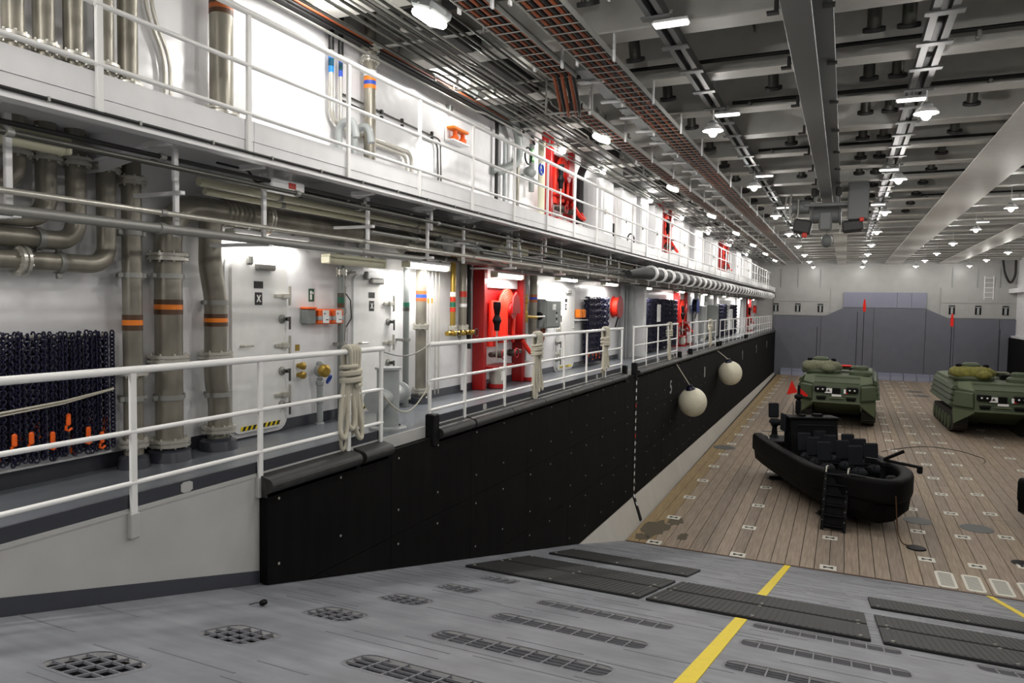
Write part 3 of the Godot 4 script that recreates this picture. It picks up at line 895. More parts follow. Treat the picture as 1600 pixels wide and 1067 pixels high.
# ---- pipes -----------------------------------------------------------------------------------------------------------------
func pipe(label: String, path: Array, r: float, bend: float, flanges := [], clamps := [], bands := [], m := "steel", nm := "pipe", grp := "") -> Node3D:
	var t := thing(nm, label, "pipe", path[0], grp)
	wpart(t, "run", MB.new().tube(round_path(path, bend, 7) if bend > 0 else path, r, 16 if r > 0.06 else 10), M[m])
	for f in flanges: wpart(t, "flange", MB.new().fl(f[0], f[1], r), M.steel_bright)
	for c in clamps:
		var ax: Vector3 = c[1]
		var mb := MB.new().lathe([[r + 0.002, -0.025], [r + 0.012, -0.025], [r + 0.012, 0.025], [r + 0.002, 0.025]], c[0], ax, 16)
		var s := V(0, 0, 1) if absf(ax.z) < 0.5 else V(0, 1, 0)
		for e in [-1, 1]: mb.cbox(c[0] + s * e * (r + 0.035), V(0.035, 0.05, 0.05), 0.006)
		if absf(ax.y) > 0.5: mb.span(c[0] + V(-0.02, -0.02, -0.02), V(XW, c[0].y + 0.02, c[0].z + 0.02))
		wpart(t, "clamp", mb, M.galv)
	for b in bands:   # position, axis, half height, material
		wpart(t, "colour_band", MB.new().lathe([[r, -b[2]], [r + 0.003, -b[2]], [r + 0.003, b[2]], [r, b[2]]], b[0], b[1], 16), M[b[3]])
	return t

func tri_band(p: Vector3, h: float, a: String, b: String) -> Array:
	return [[p, Vector3.UP, h / 2, b], [p + V(0, h, 0), Vector3.UP, h / 2, a], [p - V(0, h, 0), Vector3.UP, h / 2, a]]

func cone_foot(par: Node3D, p: Vector3, r: float) -> void:
	wpart(par, "deck_foot", MB.new().lathe([[r * 1.5, 0], [r * 1.35, 0.1], [r, 0.13]], p, Vector3.UP, 16), M.deck_dark)

# ---- lower bulkhead --------------------------------------------------------------------------------------------------------
func make_door(nm: String, label: String, z0: float, z1: float, y0: float, y1: float, hinge_right: bool) -> void:
	var w := z0 - z1
	var h := y1 - y0
	var d := snode(nm, label, V(XW, y0, z0))
	var bx := Transform3D(Basis(V(0, 0, -1), Vector3.UP, Vector3.RIGHT), V(0, h / 2, -w / 2))
	part(d, "frame", MB.new().prism(rounded(w + 0.12, h + 0.12, 0.16), bx, 0.03), M.white)
	part(d, "leaf", MB.new().prism(rounded(w, h, 0.12), bx.translated(V(0.03, 0, 0)), 0.045), M.door)
	for k in 6:
		var y: float = h * [0.79, 0.65, 0.49, 0.335, 0.19, 0.13][k]
		var ze := -w + 0.04 if hinge_right else -0.04
		var g := Node3D.new()
		g.name = "door_dog"
		d.add_child(g, true)
		g.position = V(0.075, y, ze)
		if k % 2 == 0:
			part(g, "hinge_block", MB.new().cbox(V(0.03, 0, 0.01), V(0.05, 0.07, 0.12), 0.01).rod(V(0.045, -0.12, -0.05), V(0.045, 0.12, -0.05), 0.018, 8), M.steel_bright)
			part(g, "strap", MB.new().cbox(V(0.02, 0, 0.11), V(0.025, 0.045, 0.14), 0.006), M.steel_bright)
		else:
			part(g, "spindle", MB.new().lathe([[0.055, -0.02], [0.055, 0.02], [0.025, 0.03], [0.022, 0.075], [0, 0.075]], V(0, 0, 0.05), Vector3.RIGHT, 12), M.galv)
			part(g, "lever", MB.new().cbox(V(0.07, -0.05, -0.02), V(0.02, 0.16, 0.03), 0.006).cbox(V(0.06, 0, 0.02), V(0.03, 0.05, 0.12), 0.01), M.steel_dark)
	var hz := -0.13 if hinge_right else -w + 0.13
	part(d, "handle", MB.new().rod(V(0.07, h * 0.5, hz), V(0.13, h * 0.5, hz), 0.016, 8).cbox(V(0.13, h * 0.5, hz - 0.07), V(0.018, 0.025, 0.16), 0.005), M.steel_bright)
	part(d, "closer", MB.new().cbox(V(0.11, h - 0.09, -w * 0.55), V(0.06, 0.09, 0.32), 0.02).cbox(V(0.11, h - 0.02, -w * 0.27), V(0.07, 0.12, 0.07), 0.02), M.galv)
	var sp := part(d, "sign_plate", MB.new().cbox(V(0.077, h * 0.77, -w * 0.46), V(0.004, 0.15, 0.12), 0.001), M.sign_black, "black plate with a white X")
	var tm := TextMesh.new()
	tm.text = "X"; tm.font_size = 32; tm.pixel_size = 0.0036; tm.depth = 0.003
	var sf := SystemFont.new()
	sf.font_names = PackedStringArray(["Droid Sans"])
	sf.font_weight = 700
	tm.font = sf
	var xo := MeshInstance3D.new()
	xo.name = "letter"; xo.mesh = tm; xo.material_override = M.paper
	sp.add_child(xo, true)
	xo.transform = Transform3D(Basis(Vector3.UP, PI / 2), V(0.081, h * 0.77, -w * 0.46))
	part(d, "name_plate", MB.new().cbox(V(0.077, h * 0.85, -w * 0.46), V(0.004, 0.085, 0.15), 0.001), M.sign_black)
	var hs := part(d, "hazard_strip", MB.new().cbox(V(0.077, 0.05, -w / 2), V(0.004, 0.05, w * 0.72), 0.001), M.yellow)
	for k in 8: part(hs, "black_stripe", MB.new().hull([V(0.079, 0.025, -w * 0.16 - 0.08 * k), V(0.079, 0.025, -w * 0.16 - 0.04 - 0.08 * k), V(0.079, 0.075, -w * 0.16 - 0.07 - 0.08 * k), V(0.079, 0.075, -w * 0.16 - 0.03 - 0.08 * k), V(0.081, 0.025, -w * 0.16 - 0.08 * k), V(0.081, 0.025, -w * 0.16 - 0.04 - 0.08 * k), V(0.081, 0.075, -w * 0.16 - 0.07 - 0.08 * k), V(0.081, 0.075, -w * 0.16 - 0.03 - 0.08 * k)]), M.sign_black)

func chain_mesh(links: int, pitch: float, r: float, wid: float) -> Mesh:
	var m := MB.new()
	for i in links:
		var y := -pitch * (i + 0.5)
		var p := []
		for k in 8:
			var a := TAU * (k + 0.5) / 8.0
			var q := V(0, sin(a) * pitch * 0.72, cos(a) * wid)
			p.append((q if i % 2 else V(q.z, q.y, q.x)) + V(0, y, 0))
		m.tube(p, r, 5, true)
	return m.mesh()

func chain_set(z0: float, z1: float, x: float, yt: float, n: int, mesh: Mesh, len: float, label: String, grp: String, hooks: bool, sd: int) -> void:
	var rng := RandomNumberGenerator.new()
	rng.seed = sd
	var bar := thing("chain_rack", "steel rack bar holding the " + grp, "rack", V(XW, yt, (z0 + z1) / 2))
	wpart(bar, "bar", MB.new().rod(V(x, yt - 0.02, z0 + 0.05), V(x, yt - 0.02, z1 - 0.05), 0.018, 8), M.steel_bright)
	for z in [z0, z1]: wpart(bar, "bracket", MB.new().span(V(XW, yt - 0.04, z - 0.02), V(x + 0.02, yt, z + 0.02)), M.white_trim)
	for i in n:
		var z := lerpf(z0, z1, (i + 0.5) / n)
		var front := i % 2
		var at := V(x + (0.045 if front else -0.035) + rng.randf_range(-0.01, 0.01), yt + rng.randf_range(-0.01, 0.02), z + rng.randf_range(-0.01, 0.01))
		var t := thing("lashing_chain", label, "chain", at, grp)
		place(t, "links", mesh, M.navy, Transform3D(Basis().rotated(Vector3.UP, rng.randf_range(-0.5, 0.5)).rotated(Vector3.RIGHT, rng.randf_range(-0.02, 0.02) - 0.0), Vector3.ZERO))
		if hooks and i % 3 == 1:
			var hy := -len + rng.randf_range(-0.02, 0.28)
			part(t, "hook", MB.new().cbox(V(0.03, hy, 0), V(0.035, 0.11, 0.04), 0.012).tube([V(0.03, hy - 0.05, 0.02), V(0.03, hy - 0.085, 0.025), V(0.03, hy - 0.1, 0.0), V(0.03, hy - 0.08, -0.03)], 0.013, 6), M.orange, "orange hook")
			if i % 3 == 0: part(t, "tag", MB.new().cbox(V(0.055, hy + 0.01, 0.05), V(0.004, 0.085, 0.05), 0.001, Basis(Vector3.RIGHT, 0.3)), M.steel_bright, "metal tag")

func build_lower_wall() -> void:
	var up := Vector3.UP
	var bk := V(0, 0, -1)
	# chains
	chain_set(-2.7, -4.62, -6.24, 1.26, 72, chain_mesh(30, 0.036, 0.0085, 0.022), 0.98, "dark blue lashing chain hung on the bulkhead in front of the camera", "dark blue chains hung before the three tall pipes", true, 4)
	solo("retaining_strap", "cream cord stretched across the hung dark blue chains", "cord", MB.new().tube([V(-6.15, 0.62, -2.6), V(-6.13, 0.63, -3.4), V(-6.13, 0.68, -4.1), V(-6.16, 0.74, -4.6), V(-6.38, 0.75, -4.66)], 0.011, 6).tube([V(-6.15, 0.595, -2.6), V(-6.13, 0.605, -3.4), V(-6.13, 0.66, -4.1), V(-6.16, 0.735, -4.6)], 0.008, 6).ball(V(-6.12, 0.615, -3.45), V(0.02, 0.025, 0.035), 8, 6), M.rope, V(-6.15, 0.6, -3.6))
	var gr := thing("wall_rail", "thin white rod along the bulkhead below the hung chains", "rail", V(-6.3, 0.14, -3.6))
	wpart(gr, "rod", MB.new().rod(V(-6.28, 0.13, -2.4), V(-6.28, 0.13, -4.66), 0.012, 8), M.white_trim)
	for z in [-2.6, -4.6]: wpart(gr, "bracket", MB.new().rod(V(XW, 0.13, z), V(-6.28, 0.13, z), 0.012, 6), M.white_trim)
	# three tall pipes
	var a := pipe("thinnest of the three tall steel pipes, beside the hung chains", [V(-6.2, DY, -4.84), V(-6.2, UY - 0.1, -4.84)], 0.088, 0, [[V(-6.2, 0.19, -4.84), up], [V(-6.2, 0.88, -4.84), up], [V(-6.2, 2.69, -4.84), up]], [[V(-6.2, 0.62, -4.84), up], [V(-6.2, 1.8, -4.84), up], [V(-6.2, 2.2, -4.84), up]], tri_band(V(-6.2, 1.35, -4.84), 0.05, "band_brown", "band_orange"))
	cone_foot(a, V(-6.2, DY, -4.84), 0.1)
	a = pipe("widest tall steel pipe that bends over into the long overhead main", [V(-6.2, DY, -5.25), V(-6.2, 2.53, -5.25), V(-6.2, 2.53, -7.0), V(-6.2, 2.53, -16.0)], 0.132, 0.42, [[V(-6.2, 0.13, -5.25), up], [V(-6.2, 0.98, -5.25), up], [V(-6.2, 2.0, -5.25), up], [V(-6.2, 2.53, -6.55), bk], [V(-6.2, 2.53, -9.6), bk], [V(-6.2, 2.53, -12.4), bk]], [[V(-6.2, 0.59, -5.25), up], [V(-6.2, 1.81, -5.25), up], [V(-6.2, 2.53, -8.4), bk]], tri_band(V(-6.2, 1.5, -5.25), 0.05, "band_brown", "band_orange"))
	for k in 6: wpart(a, "bellows_rib", MB.new().lathe([[0.132, -0.02], [0.15, -0.008], [0.15, 0.008], [0.132, 0.02]], V(-6.2, 2.53, -5.95 - 0.07 * k), bk, 18), M.steel)
	cone_foot(a, V(-6.2, DY, -5.25), 0.15)
	a = pipe("tall steel pipe with offset bends beside the nearest white door", [V(-6.2, DY, -5.88), V(-6.2, 0.42, -5.91), V(-6.2, 0.72, -5.85), V(-6.2, 1.58, -5.86), V(-6.2, 1.95, -5.78), V(-6.2, 2.2, -5.79), V(-6.2, 2.42, -5.79)], 0.118, 0.12, [[V(-6.2, 0.17, -5.89), up], [V(-6.2, 0.98, -5.855), up]], [[V(-6.2, 0.55, -5.89), up], [V(-6.2, 1.55, -5.86), up]], tri_band(V(-6.2, 1.36, -5.858), 0.045, "band_brown", "band_orange"))
	cone_foot(a, V(-6.2, DY, -5.88), 0.14)
	# four pipes that come down and turn away
	for q in [[-3.78, 2.5, "first", []], [-4.03, 2.24, "second", []], [-4.29, 2.07, "third", [-3.95]], [-4.58, 1.88, "fourth", [-4.13]]]:
		var z: float = q[0]
		var y: float = q[1]
		var cl := []
		for c in q[3]: cl.append([V(-6.2, y, c), bk])
		var fls := [[V(-6.2, 2.77, z), up]]
		if y < 1.9: fls.append([V(-6.2, y, -3.8), bk])
		pipe("brownish steel pipe bending away under the upper walkway, %s of four" % q[2], [V(-6.2, UY - 0.1, z), V(-6.2, y, z), V(-6.2, y, -1.5)], 0.082, 0.2, fls, cl)
	# doors
	make_door("door_1", "white watertight door with a black X plate, nearest the camera", -6.21, -7.10, 0.03, 2.07, true)
	make_door("door_2", "white watertight door behind the bollard", -8.46, -9.40, 0.0, 1.98, true)
	make_door("door_3", "white watertight door behind the second rope skein", -16.55, -17.75, 0.0, 2.0, false)
	make_door("door_4", "white watertight door near the far end of the lower walkway", -36.4, -37.6, 0.0, 2.0, false)
	# escape set boxes
	for k in 2:
		var t := thing("escape_set_box", ["orange escape set box with a white label, left of the pair", "orange escape set box with a white label, next to the grey pipe"][k], "box", V(XW, 1.28, -7.72 - 0.27 * k), "orange escape set boxes")
		part(t, "case", MB.new().cbox(V(0.1, 0.1, 0), V(0.16, 0.2, 0.24), 0.02), M.orange)
		part(t, "strap", MB.new().cbox(V(0.1, 0.08, 0), V(0.175, 0.06, 0.25), 0.01), M.grey_paint)
		part(t, "label", MB.new().cbox(V(0.185, 0.1, 0.0), V(0.012, 0.17, 0.12), 0.002), M.paper, "white printed label")
		part(t, "print", MB.new().box(V(0.192, 0.14, 0.03), V(0.002, 0.02, 0.02)).box(V(0.192, 0.06, -0.02), V(0.002, 0.012, 0.05)), M.sign_black)
	var gb := thing("escape_set_case", "grey case beside the two orange escape set boxes", "box", V(XW, 1.28, -7.5))
	part(gb, "case", MB.new().cbox(V(0.08, 0.1, 0), V(0.14, 0.2, 0.16), 0.02), M.box_grey)
	part(gb, "lid", MB.new().cbox(V(0.085, 0.21, 0), V(0.15, 0.03, 0.17), 0.01), M.orange)
	var gs := thing("safety_sign", "small green sign with a white figure above the orange boxes", "sign", V(XW + 0.003, 1.66, -7.65))
	part(gs, "plate", MB.new().cbox(V(0, 0, 0), V(0.005, 0.17, 0.11), 0.001), M.green_sign)
	part(gs, "pictogram", MB.new().ball(V(0.003, 0.035, 0.012), V(0.003, 0.024, 0.02), 10, 6).cbox(V(0.003, -0.025, 0.012), V(0.004, 0.07, 0.035), 0.001).cbox(V(0.003, 0.03, -0.028), V(0.004, 0.03, 0.018), 0.001), M.paper)
	# hydrant with blue wheel
	var hy := thing("hydrant_valve", "hydrant standpipe with a steel cap and blue hand wheel below the orange boxes", "valve", V(-6.28, DY, -7.68))
	part(hy, "standpipe", MB.new().lathe([[0.06, 0], [0.06, 0.02], [0.042, 0.03], [0.042, 0.28], [0.05, 0.29], [0.05, 0.33], [0.042, 0.34], [0.042, 0.52], [0.052, 0.53], [0.052, 0.57], [0.04, 0.58], [0.04, 0.62]], Vector3.ZERO, up, 14), M.grey_paint)
	part(hy, "valve_body", MB.new().ball(V(0, 0.72, 0), V(0.08, 0.09, 0.08), 14, 8).lathe([[0.05, 0.08], [0.05, 0.14], [0.03, 0.16], [0, 0.16]], V(0, 0.68, 0), up, 12), M.grey_paint)
	part(hy, "outlet_cap", MB.new().lathe([[0.075, 0.05], [0.085, 0.07], [0.085, 0.12], [0.05, 0.14], [0, 0.14]], V(0, 0.72, 0), V(1, 0, 0.25), 16), M.brass)
	part(hy, "hand_wheel", MB.new().tube(circle(V(0.08, 0.6, -0.09), V(0.8, -0.4, -0.3), 0.055, 14), 0.014, 6, true), M.blue_wheel)
	var bc := thing("hose_coupling_plate", "white plate with two brass couplings beside the nearest door", "coupling", V(XW, 0.6, -7.37))
	part(bc, "plate", MB.new().cbox(V(0.01, 0.09, 0), V(0.02, 0.28, 0.12), 0.004), M.white_trim)
	for k in 2: part(bc, "brass_coupling", MB.new().lathe([[0.03, 0], [0.03, 0.05], [0.048, 0.06], [0.048, 0.1], [0.02, 0.11], [0, 0.11]], V(0.02, 0.03 + 0.12 * k, 0), Vector3.RIGHT, 12), M.brass)
	solo("name_tab", "small brass tab on the bulkhead above the two brass couplings", "sign", MB.new().cbox(V(XW + 0.004, 0.98, -7.38), V(0.006, 0.08, 0.08), 0.001), M.brass, V(XW, 0.98, -7.38))
	# slim pipes between the doors
	pipe("grey service pipe with a green band beside the second white door", [V(-6.28, DY, -8.12), V(-6.28, 2.4, -8.12)], 0.047, 0, [[V(-6.28, 1.98, -8.12), up]], [[V(-6.28, 1.0, -8.12), up]], [[V(-6.28, 1.6, -8.12), up, 0.04, "band_green"], [V(-6.28, 1.67, -8.12), up, 0.03, "steel_dark"], [V(-6.28, 1.53, -8.12), up, 0.03, "band_brown"]], "box_grey")
	var cd := thing("conduit_run", "thin bronze conduit with joints beside the second white door", "pipe", V(-6.3, DY, -8.27))
	wpart(cd, "tube", MB.new().tube(round_path([V(-6.33, DY, -8.26), V(-6.33, 1.92, -8.26), V(-6.33, 1.98, -8.34), V(-6.33, 2.0, -8.5)], 0.06), 0.016, 8), M.steel)
	for y in [0.95, 1.2, 1.45, 1.75]: wpart(cd, "joint", MB.new().lathe([[0.018, -0.035], [0.03, -0.03], [0.03, 0.03], [0.018, 0.035]], V(-6.33, y, -8.26), up, 8), M.galv)
	wpart(cd, "branch", MB.new().tube([V(-6.33, 1.72, -8.26), V(-6.3, 1.6, -8.36), V(-6.3, 1.35, -8.38), V(-6.33, 1.2, -8.27)], 0.01, 6), M.steel_dark)
	pipe("plain grey pipe in front of the bright niche", [V(-6.22, DY, -9.66), V(-6.22, 2.41, -9.66)], 0.05, 0, [[V(-6.22, 0.12, -9.66), up]], [[V(-6.22, 1.0, -9.66), up]], [[V(-6.22, 1.55, -9.66), up, 0.035, "band_green"], [V(-6.22, 1.48, -9.66), up, 0.03, "steel_dark"]], "box_grey")
	a = pipe("brown steel pipe with an orange and blue band beside the bright niche", [V(-6.22, DY, -10.1), V(-6.22, 2.41, -10.1)], 0.088, 0, [[V(-6.22, 1.2, -10.1), up], [V(-6.22, 0.16, -10.1), up]], [], tri_band(V(-6.22, 1.69, -10.1), 0.055, "band_rust", "band_blue"))
	cone_foot(a, V(-6.22, DY, -10.1), 0.1)
	for k in 4:
		pipe("thin bright instrument tube, %s of the four past the banded pipe" % ORD[k], [V(-6.34, 0.02, -10.52 - 0.12 * k), V(-6.34, 2.1, -10.52 - 0.12 * k), V(-6.38, 2.12, -10.52 - 0.12 * k)], 0.012, 0, [], [], [[V(-6.34, 1.62, -10.52 - 0.12 * k), up, 0.04, "band_orange"]] if k < 2 else [], "steel_bright")
	pipe("brass coloured pipe with a red and green band left of the red hose station", [V(-6.25, 1.1, -11.2), V(-6.25, 2.41, -11.2)], 0.05, 0, [[V(-6.25, 1.15, -11.2), up]], [], [[V(-6.25, 1.65, -11.2), up, 0.035, "band_red"], [V(-6.25, 1.56, -11.2), up, 0.04, "band_green"], [V(-6.25, 1.47, -11.2), up, 0.035, "band_red"], [V(-6.25, 1.74, -11.2), up, 0.04, "paper"]], "brass")
	pipe("brown steel pipe with a red band left of the red hose station", [V(-6.25, 1.1, -11.58), V(-6.25, 2.41, -11.58)], 0.065, 0, [[V(-6.25, 1.15, -11.58), up]], [], [[V(-6.25, 1.75, -11.58), up, 0.05, "band_red"], [V(-6.25, 1.55, -11.58), up, 0.03, "paper"]])
	var vm := thing("valve_manifold", "brass valve manifold across the foot of the two banded pipes", "valve", V(-6.25, 1.05, -11.4))
	wpart(vm, "header", MB.new().rod(V(-6.22, 1.06, -10.95), V(-6.22, 1.06, -11.95), 0.045, 10), M.brass)
	for z in [-11.1, -11.4, -11.75]: wpart(vm, "bonnet", MB.new().lathe([[0.05, 0], [0.05, 0.05], [0.03, 0.07], [0.03, 0.12]], V(-6.2, 1.06, z), Vector3.RIGHT, 10), M.brass)
	for z in [-11.1, -11.75]: wpart(vm, "wheel", MB.new().tube(circle(V(-6.06, 1.06, z), Vector3.RIGHT, 0.07, 14), 0.01, 5, true), M.steel_dark)
	solo("rubber_hose_drop", "black hose hanging beside the red hose station", "hose", MB.new().tube([V(-6.3, 2.4, -11.9), V(-6.3, 1.1, -11.9), V(-6.28, 0.75, -11.88)], 0.045, 8), M.cable_black, V(-6.3, 0.75, -11.9))
	pipe("white painted duct between the manifold and the red hose station", [V(-6.32, 0.0, -11.74), V(-6.32, 2.41, -11.74)], 0.05, 0, [], [], [], "white_trim")
	bollard()
	hose_station(-12.2, -14.2, 0.0, "red hose station with a flaked red hose on the lower walkway", "lower")
	# brass angle valve and pipe
	pipe("grey riser behind the brass angle valve", [V(-6.3, DY, -14.45), V(-6.3, 2.41, -14.45)], 0.06, 0, [], [], [], "box_grey")
	var av := thing("angle_valve", "tall brass angle valve right of the red hose station", "valve", V(-6.22, 1.2, -14.32))
	part(av, "body", MB.new().lathe([[0.05, 0], [0.06, 0.04], [0.06, 0.2], [0.045, 0.24], [0.045, 0.4], [0.065, 0.42], [0.065, 0.5], [0.05, 0.52], [0.05, 0.6], [0, 0.6]], Vector3.ZERO, up, 12), M.brass)
	part(av, "outlet", MB.new().rod(V(0.02, 0.12, 0), V(0.12, 0.1, -0.35), 0.035, 10), M.brass)
	part(av, "stem", MB.new().rod(V(0.1, 0.12, -0.3), V(0.14, 0.12, -0.75), 0.018, 8), M.steel_bright)
	pipe("brown steel pipe with an orange and blue band behind the grey switch box", [V(-6.3, 0.9, -14.95), V(-6.3, 2.41, -14.95)], 0.085, 0, [], [], tri_band(V(-6.3, 1.72, -14.95), 0.055, "band_rust", "band_blue"))
	var sb := thing("switch_box", "grey electrical switch box with a black knob on the lower walkway", "box", V(XW, 1.05, -15.65))
	part(sb, "case", MB.new().cbox(V(0.16, 0.33, 0), V(0.3, 0.66, 0.95), 0.03), M.box_grey)
	part(sb, "cover", MB.new().cbox(V(0.315, 0.33, 0), V(0.02, 0.6, 0.88), 0.008), M.box_grey)
	part(sb, "rotary_knob", MB.new().lathe([[0.09, 0], [0.09, 0.03], [0.05, 0.05], [0, 0.05]], V(0.16, 0.28, 0.475), Vector3.BACK, 14), M.black)
	part(sb, "display", MB.new().cbox(V(0.328, 0.48, 0.0), V(0.008, 0.12, 0.2), 0.002), M.paper)
	for k in 4: part(sb, "button", MB.new().lathe([[0.022, 0], [0.022, 0.02], [0, 0.022]], V(0.325, 0.14 + 0.07 * k, -0.15), Vector3.RIGHT, 8), M.black if k % 2 else M.white_trim)
	part(sb, "cables", MB.new().tube([V(0.12, 0.02, 0.2), V(0.1, -0.2, 0.25), V(0.05, -0.4, 0.22)], 0.03, 6).tube([V(0.12, 0.02, 0.05), V(0.1, -0.25, 0.08), V(0.05, -0.4, 0.1)], 0.03, 6), M.cable_orange)
	# beyond the third door
	var le := thing("battery_lamp_case", "orange battery lamp case on a white shelf past the third door", "lamp", V(XW, 1.32, -18.15))
	part(le, "shelf", MB.new().cbox(V(0.1, -0.12, 0), V(0.2, 0.02, 0.7), 0.004), M.white_trim)
	for k in 2: part(le, "case", MB.new().cbox(V(0.1, 0.05, -0.15 + 0.3 * k), V(0.14, 0.22, 0.2), 0.02), M.band_orange)
	chain_set(-18.45, -20.2, -6.24, 1.78, 36, chain_mesh(20, 0.086, 0.018, 0.046), 1.6, "dark blue lashing chain beside the red hose reel", "dark blue chains hung before the red hose reel", true, 9)
	hose_reel(V(XW, 1.55, -21.0), "red", "red hose reel standing out from the bulkhead past the second set of chains")
	for q in [[-21.9, 0.09], [-22.4, 0.05], [-22.75, 0.12]]:
		pipe("pale painted riser past the hose reel, %s" % ("narrowest" if q[1] < 0.06 else ("widest" if q[1] > 0.1 else "middle one")), [V(-6.27, DY, q[0]), V(-6.27, 2.8, q[0])], q[1], 0, [], [], [], "grey_paint")
	# white pilaster
	struct("trim_2", MB.new().cbox(V(-6.15, 1.35, -23.4), V(0.5, 2.9, 0.3), 0.02), M.white, "white pilaster on the bulkhead")
	chain_set(-24.2, -29.4, -6.2, 1.82, 70, chain_mesh(20, 0.088, 0.02, 0.055), 1.65, "dark blue lashing chain hung behind the rail rope", "dark blue chains hung beyond the white pilaster", false, 12)
	solo("chain_notice", "white notice board hanging over the long row of dark blue chains", "sign", MB.new().cbox(V(-6.06, 1.35, -26.0), V(0.02, 0.62, 0.5), 0.004), M.paper, V(-6.1, 1.35, -26.0))
	hose_station(-29.9, -31.7, 0.0, "second red hose station on the lower walkway beyond the hung chains", "second")

func circle(c: Vector3, ax: Vector3, r: float, n: int) -> Array:
	ax = ax.normalized()
	var s := (Vector3.RIGHT if absf(ax.y) > 0.9 else Vector3.UP).cross(ax).normalized()
	var u := ax.cross(s)
	var o := []
	for k in n: o.append(c + (s * cos(TAU * k / n) + u * sin(TAU * k / n)) * r)
	return o

func bollard() -> void:
	var b := thing("mooring_bollard", "pale grey cross bitt bollard at the gap in the guard rail", "bollard", V(-5.32, DY, -7.85))
	part(b, "foot", MB.new().lathe([[0.24, 0], [0.24, 0.03], [0.17, 0.05]], Vector3.ZERO, Vector3.UP, 22), M.grey_paint)
	part(b, "post", MB.new().lathe([[0.145, 0.03], [0.145, 0.76], [0.17, 0.77], [0.17, 0.80], [0.0, 0.80]], Vector3.ZERO, Vector3.UP, 22), M.grey_paint)
	part(b, "cross_bar", MB.new().lathe([[0.0, -0.46], [0.15, -0.46], [0.15, -0.43], [0.11, -0.40], [0.11, 0.40], [0.15, 0.43], [0.15, 0.46], [0, 0.46]], V(0, 0.42, 0), V(0.25, 0, 1), 20), M.grey_paint)

func hose_reel(at: Vector3, m: String, label: String) -> void:
	var t := thing("hose_reel", label, "hose reel", at, "hose reels")
	for s in [-1, 1]: part(t, "side_disc", MB.new().lathe([[0.0, -0.012], [0.33, -0.012], [0.34, 0.0], [0.33, 0.012], [0.0, 0.012]], V(0.24 + 0.1 * s, 0, 0), Vector3.RIGHT, 22), M[m])
	part(t, "hose", MB.new().lathe([[0.08, -0.09], [0.27, -0.085], [0.28, -0.05], [0.28, 0.05], [0.27, 0.085], [0.08, 0.09]], V(0.24, 0, 0), Vector3.RIGHT, 20), M.red_hose if m == "red" else M.cable_black)
	part(t, "bracket", MB.new().cbox(V(0.14, -0.02, 0), V(0.28, 0.05, 0.3), 0.01), M.grey_paint)
	part(t, "nozzle", MB.new().rod(V(0.3, -0.3, 0.05), V(0.22, -0.6, 0.05), 0.022, 8), M.black)

